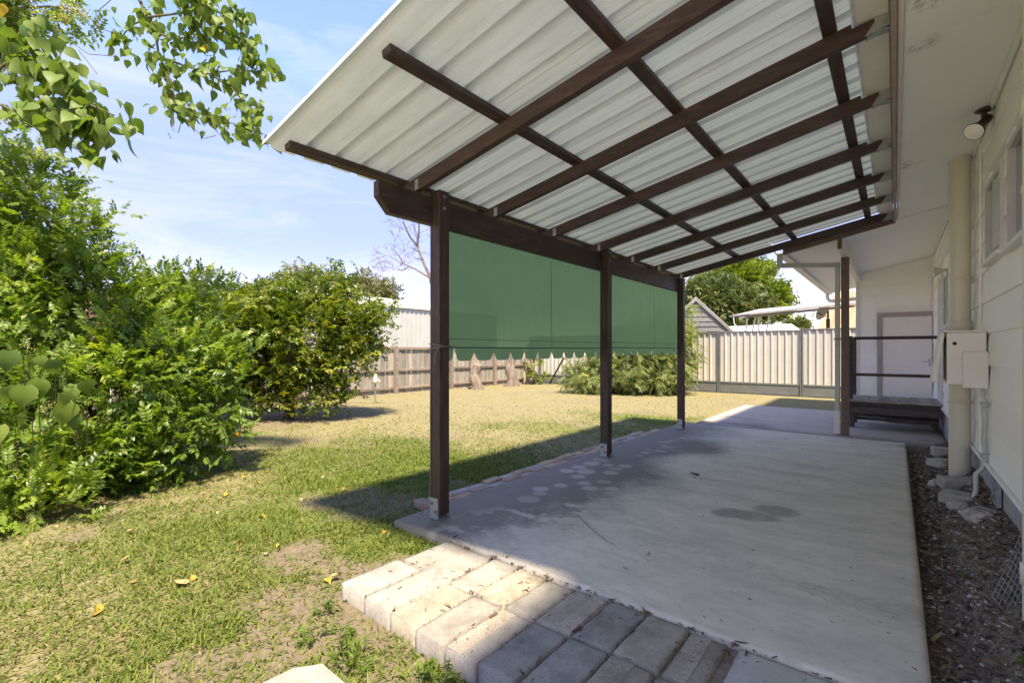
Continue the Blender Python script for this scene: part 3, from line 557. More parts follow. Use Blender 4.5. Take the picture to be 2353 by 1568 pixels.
# ------------------------------------------------------------------ house
WX = .57
sz = lambda x: 3.0 + .2 * (x - .04)          # raked soffit
hs = thing('house', 'low white fibro house with wide lapped boards and raked eave along the patio', 'house', (WX + 2, 4, 0))
YA, YB = -0.55, 12.2
wl = MB().box(WX + .02, WX + 6, YA + .01, 15.6, .2, 2.95).build('wall', WALLP, hs)
MB().box(WX + .012, WX + 5.9, YA + .02, 12.3, -.3, .405).build('block_base', BLOCK, hs)
MB().box(WX - .035, WX + .03, YA, YB, .405, .425, .003).build('base_ledge', WALLP, hs)
wins = [(3.35, 4.26, 1.94, 2.58), (4.52, 5.20, 1.97, 2.56), (8.75, 9.35, 1.62, 2.35)]
def seg_boards(par, c0, c1, z0, holes, mk, joints):
    """one course between c0 and c1 minus holes, split at joints"""
    cuts = sorted([c0, c1] + [j for j in joints if c0 < j < c1] + [v for a, b_ in holes for v in (a, b_)])
    for a, b_ in zip(cuts[:-1], cuts[1:]):
        if b_ - a < .02 or any(a >= h0 - .001 and b_ <= h1 + .001 for h0, h1 in holes): continue
        mk(a + .0025, b_ - .0025)
for k in range(11):
    z0 = .43 + .25 * k; z1 = min(z0 + .262, sz(WX) - .01)
    hl = [(a, b_) for a, b_, w0, w1 in wins if z0 < w1 - .02 and z1 > w0 + .02] + ([(9.75, 10.6)] if z0 < 2.5 else [])
    def mk(a, b_):
        MB().prism([(WX + .018, z0), (WX - .012, z0), (WX + .004, z1), (WX + .018, z1)], 'y', a, b_).build('cladding_board', WALLP, wl)
    seg_boards(wl, YA, YB, z0, hl, mk, [(-.9 + (k % 2) * 1.2) + 2.4 * i + .01 * k for i in range(6)])
for y in (1.5, 5.62, 8.05):                        # cover straps on board joints
    MB().box(WX - .018, WX - .008, y - .022, y + .022, .44, 3.04, .002).build('cover_strip', WALLP, wl)
for k, (a, b_, w0, w1) in enumerate(wins):
    f = MB(); d0, d1 = WX - .03, WX + .02
    f.box(d0, d1, a, a + .035, w0, w1, .003); f.box(d0, d1, b_ - .035, b_, w0, w1, .003); f.box(d0 + .002, d1, a + .035, b_ - .035, w0, w0 + .035, .003); f.box(d0 + .002, d1, a + .035, b_ - .035, w1 - .035, w1, .003); f.box(d0 + .006, d1, (a + b_) / 2 - .018, (a + b_) / 2 + .018, w0 + .035, w1 - .035, .002)
    wn = MB().box(WX + .006, WX + .012, a + .03, b_ - .03, w0 + .03, w1 - .03).build('window', GLASSD, hs)
    f.build('window_frame', ALU, wn); MB().box(WX - .05, WX + .01, a - .03, b_ + .03, w0 - .03, w0 - .002, .003).build('window_sill', WHITE, wn)
    MB().box(WX - .022, WX + .01, a + .05, (a + b_) / 2, w0 + .05, w1 - .05, .002).build('sliding_sash', ALU, wn) if k == 1 else None
# back door with a screen, opening on the deck
dr = MB().box(WX + .0, WX + .02, 9.78, 10.57, .47, 2.48, .003).build('door', DOORP, hs)
sc_ = MB()
for y in (9.76, 10.55): sc_.box(WX - .03, WX - .002, y, y + .04, .47, 2.5, .003)
for z in (.47, 1.45, 2.46): sc_.box(WX - .028, WX - .003, 9.80, 10.55, z, z + .04, .003)
for i in range(7): sc_.box(WX - .018, WX - .012, 9.85 + .1 * i, 9.856 + .1 * i, .5, 2.46)
for i in range(18): sc_.box(WX - .0145, WX - .0125, 9.8, 10.55, .55 + .11 * i, .556 + .11 * i)
sc_.build('door_screen', WHITE, dr)
# end wall with store door
ew = MB().prism([(-.62, 0.0), (WX, 0.0), (WX, sz(WX) - .005), (-.62, sz(-.62) - .005)], 'y', 12.235, 12.33).build('end_wall', WALLP, hs)
dx0, dx1, dzt = -.21, .55, 1.955
for k in range(12):
    z0 = .02 + .237 * k
    def mk(a, b_):
        zt = [min(z0 + .25, sz(v) - .012) for v in (a, b_)]
        if min(zt) < z0 + .03: return
        MB().add([(a, 12.212, z0), (b_, 12.212, z0), (b_, 12.226, zt[1]), (a, 12.226, zt[0]), (a, 12.236, z0), (b_, 12.236, z0), (b_, 12.236, zt[1]), (a, 12.236, zt[0])], [(0, 1, 2, 3), (5, 4, 7, 6), (0, 4, 5, 1), (1, 5, 6, 2), (2, 6, 7, 3), (3, 7, 4, 0)]).build('cladding_board', WALLP, ew)
    seg_boards(ew, -.62, WX - .02, z0, [(dx0 - .085, WX)] if z0 < dzt + .03 else [], mk, [])
MB().box(-.645, -.60, 12.195, 12.24, 0, 2.80, .003).build('corner_board', WHITE, ew)
sd = MB().box(dx0, dx1, 12.205, 12.235, .01, dzt, .003).build('store_door', DOORP, hs)
MB().box(dx0 - .085, dx0 - .005, 12.188, 12.24, 0, dzt + .002, .003).box(dx0 - .085, WX - .012, 12.19, 12.24, dzt + .006, dzt + .09, .003).box(dx1 + .002, WX - .014, 12.19, 12.24, 0, dzt, .002).build('door_frame', ARCH, sd)
MB().box(.495, .523, 12.198, 12.206, .98, 1.13, .002).tube([(.51, 12.2, 1.08), (.51, 12.16, 1.08)], .009, 8).tube([(.51, 12.163, 1.08), (.40, 12.163, 1.075)], .009, 8).build('door_handle', ALU, sd)
# eave: fascia, trims, gutter and raked soffit panels above the patio
MB().box(-.02, .006, YA, 7.96, 2.957, 3.22, .002).build('fascia', ROSE, hs)
MB().box(.0085, .034, YA, 7.96, 2.980, 3.017, .003).build('fascia_trim', CREAMP, hs)
MB().prism([(-.165, 3.077), (-.16, 3.072), (-.03, 3.072), (-.025, 3.077), (-.025, 3.162), (-.03, 3.162), (-.032, 3.082), (-.155, 3.082), (-.16, 3.102), (-.175, 3.134), (-.182, 3.134), (-.167, 3.102)], 'y', YA, 7.96).build('gutter', CREAMP, hs)
e_ = [YA, 1.1, 3.5, 5.9, 7.97]
for a, b_ in zip(e_[:-1], e_[1:]):
    vs = [(x, y, sz(x) + dz) for dz in (0, .012) for y in (a + .0025, b_ - .0025) for x in (.036, WX + .015)]
    MB().add(vs, [(0, 2, 3, 1), (4, 5, 7, 6), (0, 1, 5, 4), (2, 6, 7, 3), (0, 4, 6, 2), (1, 3, 7, 5)]).build('soffit_panel', SOFF, hs)
MB().prism([(WX - .034, sz(WX) - .012), (WX - .016, sz(WX) - .034), (WX - .012, sz(WX) - .034), (WX - .012, sz(WX) - .004), (WX - .034, sz(WX) - .010)], 'y', YA, 12.2).build('cornice_bead', WHITE, hs)
RF = mat('roof_iron', (.55, .55, .53), (.48, .48, .46), 3, .5, .05, 40)
rs = MB()
def slope_slab(x0, x1, y0, y1, zf, th):
    vs = [(x, y, zf(x) + dz) for dz in (0, th) for y in (y0, y1) for x in (x0, x1)]; return vs, [(0, 2, 3, 1), (4, 5, 7, 6), (0, 1, 5, 4), (2, 6, 7, 3), (0, 4, 6, 2), (1, 3, 7, 5)]
rs.add(*slope_slab(-.15, WX + 3.5, YA - .15, 8.0, lambda x: sz(x) + .225, .03)); rs.add(*slope_slab(WX + 3.5, WX + 7, YA - .15, 15.8, lambda x: sz(WX + 3.5) + .225 - .2 * (x - WX - 3.5), .03)); rs.build('roof', RF, hs)
# porch roof beyond the patio cover
EX = -1.29
for a, b_ in ((8.03, 10.0), (10.0, 12.4), (12.4, 14.6)):
    vs = [(x, y, sz(x) + dz) for dz in (0, .012) for y in (a + .0025, b_ - .0025) for x in (EX + .03, WX + .015)]
    MB().add(vs, [(0, 2, 3, 1), (4, 5, 7, 6), (0, 1, 5, 4), (2, 6, 7, 3), (0, 4, 6, 2), (1, 3, 7, 5)]).build('porch_soffit_panel', SOFF, hs)
MB().add(*slope_slab(EX - .06, WX + 3.45, 8.03, 14.6, lambda x: sz(x) + .13, .03)).build('porch_roof', RF, hs)
MB().prism([(EX, sz(EX) - .035), (0.0, sz(0) - .035), (0.0, sz(0) + .14), (EX, sz(EX) + .14)], 'y', 7.985, 8.02).build('barge_board', PORCHB, hs)
MB().box(EX + .0, EX + .024, 8.03, 14.6, sz(EX) - .04, sz(EX) + .12, .002).build('porch_fascia', WHITE, hs)
MB().prism([(EX - .115, sz(EX) + .005), (EX - .105, sz(EX) - .012), (EX - .004, sz(EX) - .012), (EX - .004, sz(EX) + .10), (EX - .009, sz(EX) + .10), (EX - .009, sz(EX) - .006), (EX - .10, sz(EX) - .006), (EX - .125, sz(EX) + .09), (EX - .135, sz(EX) + .09)], 'y', 8.0, 14.6).build('porch_gutter', CREAMP, hs)
MB().box(-.645, -.57, 8.035, 12.2, 2.715, sz(-.645) - .004, .003).build('porch_beam', WHITE, hs)
MB().box(-.63, -.58, 8.022, 8.034, 2.70, 2.84).build('beam_end_cap', PORCHB, hs)
MB().box(-.652, -.552, 8.85, 8.95, 0, 2.712, .004).build('porch_post', PORCHB, hs)

# ------------------------------------------------------------------ pipes and fittings on the house
def pipe(name, label, c, r, z0, z1, collars, brackets, m=PIPEC):
    t = thing(name, label, 'pipe', (c[0], c[1], z0)); p = MB().lathe([(r, z0), (r, z1)], (c[0], c[1], 0), n=28).build('pipe', m, t)
    for z in collars: MB().lathe([(r + .001, z - .004), (r + .008, z), (r + .008, z + .085), (r + .001, z + .09)], (c[0], c[1], 0), n=28).build('collar', m, t)
    for z in brackets: MB().lathe([(r + .001, z - .017), (r + .005, z - .015), (r + .005, z + .015), (r + .001, z + .017)], (c[0], c[1], 0), n=28).box(c[0] + r, WX - .005, c[1] - .012, c[1] - .007, z - .016, z + .016).build('clip', PIPEC, t)
    return t
pipe('drain_pipe', 'thick cream drain pipe rising from the bed through the eave beside the meter box', (.468, 6.10), .079, -.05, sz(.47) + .01, (1.48,), (1.97, .82))
pipe('drain_pipe', 'cream vertical pipe at the right edge, nearest the camera beside the wire mesh', (.487, 3.02), .056, -.1, sz(.49), (2.32, .28), (2.0,))
# folded rectangular downpipe at the porch post
dp = thing('downpipe', 'pale green-grey square downpipe dog-legging from the gutter to the brown porch post', 'downpipe', (-.70, 8.90, 0))
DPM = mat('downpipe_paint', (.52, .55, .50), (.46, .49, .445), 5, .5, .06, 50)
gx, gy, gzz = EX - .06, 8.07, sz(EX) - .01
MB().box(gx - .034, gx + .034, gy - .034, gy + .034, gzz - .17, gzz, .006).build('outlet', DPM, dp)
MB().bar((gx - .02, gy, gzz - .165), (-.70, 8.895, gzz - .115), .066, .066, .006).build('offset_run', DPM, dp)
MB().box(-.737, -.665, 8.865, 8.935, gzz - .16, gzz - .075, .012).build('elbow', DPM, dp)
MB().box(-.734, -.668, 8.868, 8.932, .34, gzz - .15, .006).build('shaft', DPM, dp)
MB().box(-.742, -.662, 8.862, 8.938, .005, .36, .006).build('lower_sleeve', WHITE, dp)
for z in (.18, 1.45): MB().box(-.743, -.648, 8.86, 8.94, z, z + .03, .002).build('strap', ROSE if z > 1 else WHITE, dp)
MB().tube([(EX - .06, 14.45, sz(EX) - .0), (EX - .06, 14.45, sz(EX) - .12), (EX - .02, 14.45, sz(EX) - .19), (EX + .08, 14.45, sz(EX) - .21), (EX + 1.3, 14.45, sz(EX) - .13)], .045, 12).build('drain_pipe', WHITE, None, 'white round pipe bending from the far end of the porch gutter', 'pipe')
# meter box
mbx = thing('meter_box', 'cream electrical meter box on the white wall with its front flap hanging open', 'meter box', (WX - .15, 5.4, 1.02))
MB().box(.325, WX - .012, 5.25, 5.62, 1.02, 1.44, .006).build('cabinet', CREAMP, mbx)
MB().box(.31, WX - .012, 5.236, 5.64, 1.441, 1.455, .004).build('lid', CREAMP, mbx)
Mx = Matrix.Translation((.318, 0, 1.435)) @ Matrix.Rotation(.13, 4, 'Y')
MB().box(-.030, -.004, 5.25, 5.62, -.41, 0, .004, Mx).build('flap', CREAMP, mbx)
MB().box(.322, .3245, 5.29, 5.58, 1.05, 1.40).build('inner_panel', BLACK, mbx)
MB().box(.415, WX - .010, 5.165, 5.249, 1.0, 1.285, .006).build('side_cover', CREAMP, mbx)
MB().lathe([(.0, 0), (.012, 0), (.014, -.006), (.0, -.006)], (.372, 5.25, 1.35), (0, 1, 0), 10).build('lock', BLACK, mbx)
MB().tube([(.525, 5.22, 1.0), (.528, 5.20, .95), (.540, 5.19, .89), (.540, 5.19, .46), (.53, 5.185, .38), (.49, 5.18, .33), (.49, 5.18, .20), (.475, 5.15, .14), (.44, 5.12, .10)], .0165, 10).build('conduit', DPM, mbx)
for z in (.86, .46): MB().box(.515, WX - .008, 5.165, 5.212, z, z + .035, .003).build('saddle_clip', GALV, mbx)
# floodlight under the eave
fl = thing('floodlight', 'dark bronze spotlight with white round lens fixed under the eave', 'light', (.515, 4.98, 3.05))
zf_ = sz(.515)
MB().lathe([(.055, 0), (.055, -.012), (.04, -.022), (.0, -.022)], (.515, 4.98, zf_ - .001), n=24).build('base_plate', BRONZE, fl)
MB().lathe([(.018, 0), (.018, -.05)], (.515, 4.98, zf_ - .02), n=14).lathe([(.0, -.024), (.024, -.018), (.024, .018), (0, .024)], (.522, 4.985, zf_ - .075), (1, 0, 0), 14).build('knuckle', BRONZE, fl)
ax = Vector((-.45, -.62, -.62)).normalized(); hc = Vector((.530, 5.0, zf_ - .075))
MB().lathe([(.0, -.03), (.026, -.03), (.030, .0), (.030, .085), (.034, .095), (.062, .165), (.064, .175), (.058, .175)], hc, ax, 26).build('housing', BRONZE, fl)
MB().lathe([(.0, .190), (.03, .187), (.052, .180), (.060, .1755)], hc, ax, 26).build('lens', LENS, fl)
# cone lamp by the far window
wlm = thing('wall_lamp', 'small cream cone lamp sticking out of the wall by the far window', 'light', (WX, 8.6, 2.35))
MB().lathe([(.0, 0), (.02, 0), (.022, .05), (.03, .06), (.075, .16), (.073, .16)], (WX - .02, 8.55, 2.36), (-1, -.1, -.1), 20).build('shade', PIPEC, wlm)
MB().lathe([(.0, 0), (.013, 0), (.016, .12), (.010, .13), (0, .13)], (WX - .10, 8.55, 2.352), (-1, -.1, -.1), 12).build('bulb', LENS, wlm)
MB().box(WX - .032, WX - .006, 8.51, 8.59, 2.31, 2.41, .004).build('mount', WHITE, wlm)

# ------------------------------------------------------------------ back door landing
dk = thing('porch_landing', 'weathered timber landing with dark rails in front of the store door', 'deck', (0, 10.4, 0))
y0d, y1d, zd = 9.72, 10.75, .475
nb = 9
for i in range(nb):
    a = -.60 + i * (1.155 / nb); MB().box(a + .003, a + 1.155 / nb - .003, y0d + .03, y1d, zd - .03 + random.uniform(-.003, .003), zd + random.uniform(-.002, .004), .004).build('deck_board', GREYW, dk)
MB().box(-.61, .56, y0d - .012, y0d + .026, zd - .035, zd + .006, .005).build('edge_board', GREYW, dk)
for i in range(5): a = -.61 + i * .234; MB().box(a + .002, a + .231, y0d + .004, y0d + .04, zd - .105, zd - .038, .003).build('trim_block', DECKD, dk)
MB().box(-.63, .56, y0d + .01, y0d + .06, zd - .225, zd - .108, .005).build('joist', DECKD, dk)
MB().box(-.61, .56, y1d - .06, y1d - .01, zd - .225, zd - .04, .005).build('joist', DECKD, dk)
for x, y in ((-.575, 9.93), (.50, 10.12), (-.575, 10.66), (.5, 10.66)): MB().box(x - .035, x + .035, y - .035, y + .035, -.005, zd - .04, .004).build('leg', DECKD, dk)
MB().box(-.58, .48, 10.42, 10.53, .13, .175, .004).build('brace', DECKD, dk); MB().box(-.58, .53, 9.99, 10.04, .12, .17, .004).build('brace', DECKD, dk)
MB().box(-.625, -.555, y0d - .01, y0d + .06, zd + .008, 1.53, .005).build('rail_post', DECKD, dk)
MB().box(-.625, -.555, y1d - .08, y1d - .01, zd + .008, 1.50, .005).build('rail_post', DECKD, dk)
MB().bar((-.59, y0d + .065, 1.46), (-.59, y1d - .085, .72), .04, .08, .004).build('stair_rail', DECKD, dk)
MB().box(-.55, .55, y0d + .002, y0d + .045, 1.465, 1.515, .004).build('rail', WOODX, dk)
MB().box(-.55, .48, y0d + .002, y0d + .045, .868, .915, .004).build('rail', WOODX, dk)
MB().box(-.12, .50, 10.95, 11.2, .0, .19, .006).build('step', GREYW, dk)
# ------------------------------------------------------------------ garden bed along the wall
def bz(x, y): return -.10 + .30 * sstep(.14, .60, np.asarray(x, float)) * (.55 + .45 * sstep(8.6, 5.5, np.asarray(y, float))) + .05 * (fbm(np.asarray(x) * 4, np.asarray(y) * 4, 71, 4) - .5)
X, Y, Fc = grid(.112, .60, -2.5, 8.615, 26, 380)
tag(link('garden_bed', npmesh('garden_bed', np.stack([X, Y, bz(X, Y)], 1), Fc, mat('bed_soil', (0.14, 0.112, 0.09), (0.235, 0.195, 0.16), 26, .95, 1.0, 70, c3=(.20, .175, .15), s3=6, dist=.015), None, True), (0, 0, 0)), kind='structure')

# leaf-like pieces: vectorised placement of a template at many places
def orient(d, n):
    d = d / np.linalg.norm(d, axis=1, keepdims=True); x = np.cross(d, n); x /= np.linalg.norm(x, axis=1, keepdims=True) + 1e-9; nn = np.cross(x, d); return x, d, nn
def scatter(T, TF, P, D, Nn, S, v, tv=None):
    """T (k,3) template (x side, y along, z normal) ; returns V, F, attr"""
    x, d, n = orient(D, Nn); k = len(T); m = len(P)
    V = P[:, None, :] + S[:, None, None] * (T[None, :, 0:1] * x[:, None, :] + T[None, :, 1:2] * d[:, None, :] + T[None, :, 2:3] * n[:, None, :])
    Fm = (TF[None] + (np.arange(m) * k)[:, None, None]).reshape(-1, TF.shape[1])
    a = np.repeat(v, k) + (np.tile(tv, m) if tv is not None else 0)
    return V.reshape(-1, 3), Fm, a
def rdir(n, zmin=-1.0, zmax=1.0, rs=RS):
    z = rs.uniform(zmin, zmax, n); a = rs.uniform(0, 2 * PI, n); r = np.sqrt(np.maximum(0, 1 - z * z)); return np.stack([r * np.cos(a), r * np.sin(a), z], 1)
LT = np.array([(0, 0, 0), (.5, .42, .10), (0, .5, 0), (-.5, .42, .10), (0, 1, -.10)], float); LF = np.array([(0, 1, 2), (0, 2, 3), (1, 4, 2), (2, 4, 3)])
def leafT(w): t = LT.copy(); t[:, 0] *= w; return t
MULCH = leafmat('mulch_bits', [(0, (.06, .045, .035)), (.35, (.16, .11, .078)), (.7, (.30, .23, .17)), (1, (.58, .52, .44))], 0, .9, .1)
n = 15000
ux = RS.uniform(.12, .57, n); uy = RS.uniform(0, 1, n) ** 1.6 * 7.3 + 1.25
P = np.stack([ux, uy, bz(ux, uy) + RS.uniform(0, .012, n)], 1); T = np.array([(-.5, 0, 0), (.5, 0, 0.1), (.35, 1, .05), (-.3, .9, .12)]); 
T[:, 0] *= .28
V, Fm, a = scatter(T, np.array([(0, 1, 2, 3)]), P, rdir(n, -.25, .35), rdir(n, .3, 1), RS.gamma(2.2, .008, n) + .006, np.clip(RS.beta(1.6, 2.6, n), 0, 1))
tag(link('mulch', npmesh('mulch', V, Fm, MULCH, {'v': a}), (0, 0, 0)), 'brown bark and dry leaf litter covering the narrow bed by the wall', 'mulch', kind='stuff')
n = 1500
ux = RS.uniform(.13, .57, n); uy = RS.uniform(0, 1, n) ** 1.5 * 6.8 + 1.3; P = np.stack([ux, uy, bz(ux, uy) + .004], 1)
T = np.array([(-.5, -.4, 0), (.5, -.3, 0), (.35, .45, 0), (-.4, .4, 0), (0, 0, .5)]); V, Fm, a = scatter(T, np.array([(0, 1, 4), (1, 2, 4), (2, 3, 4), (3, 0, 4)]), P, rdir(n, -.2, .2), rdir(n, .8, 1), RS.gamma(2, .004, n) + .004, RS.uniform(.6, 1, n))
tag(link('gravel', npmesh('gravel', V, Fm, leafmat('gravel_bits', [(0, (.2, .19, .18)), (1, (.55, .53, .5))], 0, .9, .2), {'v': a}), (0, 0, 0)), 'small pale stone chips scattered over the bed', 'gravel', kind='stuff')
# blocks and rocks
def rock(c, r, sq, seed, name, label, cat, m=ROCK, rz=0.0):
    rs = np.random.RandomState(seed); nu, nv = 18, 12; vs = []
    dirs = rs.normal(size=(7, 3)); dirs /= np.linalg.norm(dirs, axis=1)[:, None]; amp = rs.uniform(.5, .95, 7)
    for j in range(nv + 1):
        th = PI * j / nv
        for i in range(nu):
            ph = 2 * PI * i / nu; p = np.array((math.sin(th) * math.cos(ph), math.sin(th) * math.sin(ph), math.cos(th)))
            q = 1.0
            for dd, aa in zip(dirs, amp):
                h = p @ dd
                if h > aa * .8: q = min(q, aa * .8 / h + .08)
            q *= 1 + .12 * (float(fbm(ph * 2.2 + seed, th * 3, 90 + seed % 5, 4)) - .5) * 2
            x, y, z = p * q * np.array(sq) * r; vs.append((x * math.cos(rz) - y * math.sin(rz) + c[0], x * math.sin(rz) + y * math.cos(rz) + c[1], z + c[2]))
    fs = [(j * nu + i, j * nu + (i + 1) % nu, (j + 1) * nu + (i + 1) % nu, (j + 1) * nu + i) for j in range(nv) for i in range(nu)]
    return MB().add(vs, [f[::-1] for f in fs], False).build(name, m, None, label, cat, 'stones and blocks in the garden bed')
def block(c, sx, sy, szz, rz, name, label, cat, m=CONCB, tilt=0.0):
    Mx = Matrix.Translation(c) @ Matrix.Rotation(rz, 4, 'Z') @ Matrix.Rotation(tilt, 4, 'X')
    return MB().box(-sx / 2, sx / 2, -sy / 2, sy / 2, 0, szz, .012, Mx).build(name, m, None, label, cat, 'stones and blocks in the garden bed')
def bp_(x, y): # bed point under a sight line
    z = 0.0
    for _ in range(8): p = gnd(x, y, z); z = float(bz(min(max(p[0], .12), .58), p[1]))
    return (float(p[0]), float(p[1]), z)
p = bp_(2200, 1118); block((p[0], p[1], p[2] - .02), .25, .16, .10, .25, 'paving_block', 'grey concrete paving block at the foot of the thick drain pipe', 'block')
p = bp_(2212, 1152); block((p[0], p[1], p[2] - .02), .27, .15, .085, -.3, 'paving_block', 'pale wedge-shaped concrete block in front of the block by the drain pipe', 'block', tilt=.1)
p = bp_(2240, 1195); rock((p[0], p[1], p[2] + .035), .165, (.95, .72, .55), 5, 'garden_rock', 'large pale pitted rock in the bed, nearest of the stones', 'rock', rz=.7)
p = bp_(2203, 1165); rock((p[0], p[1] - .02, p[2] + .02), .085, (1, .9, .75), 9, 'garden_rock', 'small rough pale rock wedged beside the wedge-shaped block', 'rock')
p = bp_(2148, 1118); rock((p[0], p[1], p[2] + .015), .07, (.9, .9, .9), 12, 'garden_rock', 'small square-edged pale stone left of the drain pipe blocks', 'rock')
p = bp_(2170, 1045); block((p[0], p[1], p[2] - .02), .24, .16, .11, .1, 'paving_block', 'broken concrete block against the end of the bed', 'block')
p = bp_(2165, 1066); dg = thing('yard_drain', 'flat angular concrete drain surround with a dark slotted grate', 'drain', (p[0], p[1], p[2]))
MB().prism([(p[0] - .14, p[1] - .02), (p[0] - .02, p[1] - .16), (p[0] + .2, p[1] - .17), (p[0] + .26, p[1] - .02), (p[0] + .2, p[1] + .12), (p[0] - .04, p[1] + .12)], 'z', p[2] - .02, p[2] + .05).build('surround', mat('pale_concrete', (.44, .43, .40), (.36, .35, .325), 14, .9, .4, 90), dg)
for i in range(6): MB().box(p[0] + .03 + .02 * i, p[0] + .042 + .02 * i, p[1] - .08, p[1] + .04, p[2] + .05, p[2] + .054).build('slot', BLACK, dg)
p = bp_(2168, 1128); tp = thing('hose_tap', 'short bent white pipe with a dark cap standing among the stones', 'tap', p)
MB().tube([(p[0] + .03, p[1], p[2] + .0), (p[0] + .01, p[1], p[2] + .05), (p[0], p[1], p[2] + .10)], .011, 10).build('pipe', WHITE, tp)
MB().lathe([(.013, .09), (.013, .13)], p, n=12).build('thread', BLACK, tp); MB().lathe([(.0, .16), (.02, .158), (.022, .13), (.0, .128)], p, n=12).build('cap', BLACK, tp)
# breeze block vent in the base wall
bv = thing('breeze_block', 'square ornamental breeze block with diagonal struts in the base wall', 'vent', (WX, 5.0, .2))
VB = mat('vent_block', (.36, .36, .365), (.27, .27, .28), 20, .9, .4, 90)
MB().box(WX + .002, WX + .011, 4.72, 4.95, .20, .40).build('recess', BLACK, bv)
for (a0, b0, a1, b1_) in ((4.72, .21, 4.95, .39), (4.72, .39, 4.95, .21), (4.72, .20, 4.72, .40), (4.95, .20, 4.95, .40), (4.72, .205, 4.95, .205), (4.72, .395, 4.95, .395)):
    MB().bar((WX - .008, a0, b0), (WX - .008, a1, b1_), .022, .022).build('strut', VB, bv)
# wire mesh offcut in the lower right corner
wm = thing('wire_mesh', 'bent offcut of galvanised wire mesh leaning in the bed at the right edge', 'wire mesh', (.45, 2.4, 0))
WIRE = mat('wire', (.36, .38, .40), (.28, .30, .32), 30, .4, 0, metal=.7, spec=.5)
A = Vector(gnd(2279, 1369, .09)); Bm = Vector(gnd(2356, 1512, .02)); Cm = Vector(gnd(2346, 1186, .42))
u = (Bm - A); w_ = (Cm - A); nu_ = int(u.length / .034); nw_ = int(w_.length / .034)
def mp_(s, t): 
    p = A + u * s + w_ * t; bulge = .05 * math.sin(PI * min(1, max(0, (s + t) / 2))); return p + Vector((.6, .5, .3)) * bulge
for i in range(nu_ + 1): s = i / nu_; MB().tube([mp_(s, t / 6 * 1.15) for t in range(7)], .0024, 5).build('wire', WIRE, wm)
for j in range(nw_ + 3): t = j / nw_; MB().tube([mp_(s / 6 * 1.3, t) for s in range(7)], .0024, 5).build('wire', WIRE, wm)

# ------------------------------------------------------------------ timber paling fence (left boundary)
FX = -12.3
tf = thing('paling_fence', 'weathered grey timber paling fence along the left boundary', 'fence', (FX, 8, -.08))
PALE = mat('paling_timber', (0.33, 0.305, 0.275), (0.20, 0.185, 0.165), 5, .92, .5, 40, stretch=(3, 6, .5), var=.32, c3=(.43, .385, .32), s3=4, t3=(.5, .8))
PRAIL = mat('fence_rail', (0.27, 0.225, 0.185), (0.16, 0.13, 0.11), 5, .92, .5, 40, stretch=(5, .6, 5), var=.2)
pm = [MB().box(-.009, .009, -.048, .048, 0, h, .004).mesh('paling', PALE, (0, 0, 0)) for h in (1.44, 1.45, 1.46, 1.43)]
y = -1.2; k = 0
while y < 16.1:
    o = link('paling', pm[random.randrange(4)], (FX + random.uniform(-.006, .006), y, -.06 - .03 * (y > 9)), tf); o.rotation_euler = (random.uniform(-.012, .012), random.uniform(-.006, .006), random.uniform(-.05, .05)); y += .099 + random.uniform(0, .006)
for z, hh in ((.12, .075), (.68, .075), (1.36, .09)):
    for a, b_ in ((-1.2, 2.1), (2.1, 4.5), (4.5, 6.95), (6.95, 9.36), (9.36, 11.76), (11.76, 14.1), (14.1, 16.1)):
        MB().box(FX + .012, FX + .058, a + .05, b_ - .05, z - .06, z - .06 + hh, .004).build('rail', PRAIL, tf)
for y in (-.3, 2.1, 4.5, 6.95, 9.36, 11.76, 14.1): MB().box(FX + .0595, FX + .16, y - .05, y + .05, -.15, 1.42, .006).build('fence_post', PRAIL, tf)

# ------------------------------------------------------------------ steel panel fence (back boundary)
FY = 16.25
cf = thing('steel_fence', 'cream ribbed steel panel fence with dark grey frames along the back', 'fence', (-4, FY, -.08))
CBM = mat('cream_steel', (0.53, 0.50, 0.46), (0.49, 0.46, 0.425), 2, .45, .02, 30, spec=.4, c3=(.48, .45, .41), s3=1.2, t3=(.6, .85)); CBG = mat('slate_steel', (0.15, 0.165, 0.165), (0.12, 0.13, 0.13), 3, .45, .02, 30, spec=.4)
fps = [-12.2, -11.55, -9.18, -6.82, -4.46, -2.15, .2, 2.55]
def rz_(x): return 1.84 + .06 * sstep(-5, -2, x)
for x in fps[1:]: MB().box(x - .045, x - .012, FY - .06, FY + .02, -.12, rz_(x) + .035, .004).box(x + .012, x + .045, FY - .06, FY + .02, -.12, rz_(x) + .035, .004).box(x - .02, x + .02, FY - .04, FY + .01, -.12, rz_(x) + .03).build('fence_post', CBG, cf)
for a, b_ in zip(fps[:-1], fps[1:]):
    zt = rz_((a + b_) / 2); m = MB(); m.box(a + .047, b_ - .047, FY - .045, FY + .015, zt - .03, zt + .012, .006).build('top_rail', CBG, cf)
    MB().box(a + .047, b_ - .047, FY - .045, FY + .015, .235, .29, .006).build('bottom_rail', CBG, cf)
    MB().box(a + .047, b_ - .047, FY - .030, FY + .004, -.06, .232, .006).build('plinth', CBG, cf)
    pts = []; x = a + .05
    while x < b_ - .05 - .19:
        pts += [(x, 0), (x + .115, 0), (x + .135, -.032), (x + .165, -.032), (x + .185, 0)]; x += .19
    pts.append((b_ - .05, 0)); n_ = len(pts); vs = [(px, FY - .008 + dy, z) for z in (.285, zt - .02) for px, dy in pts]; vs += [(px, FY - .006 + dy, z) for z in (.285, zt - .02) for px, dy in pts]
    fs = [(i, i + 1, n_ + i + 1, n_ + i) for i in range(n_ - 1)]; fs += [tuple(2 * n_ + q for q in f[::-1]) for f in fs]
    MB().add(vs, fs).build('panel', CBM, cf)

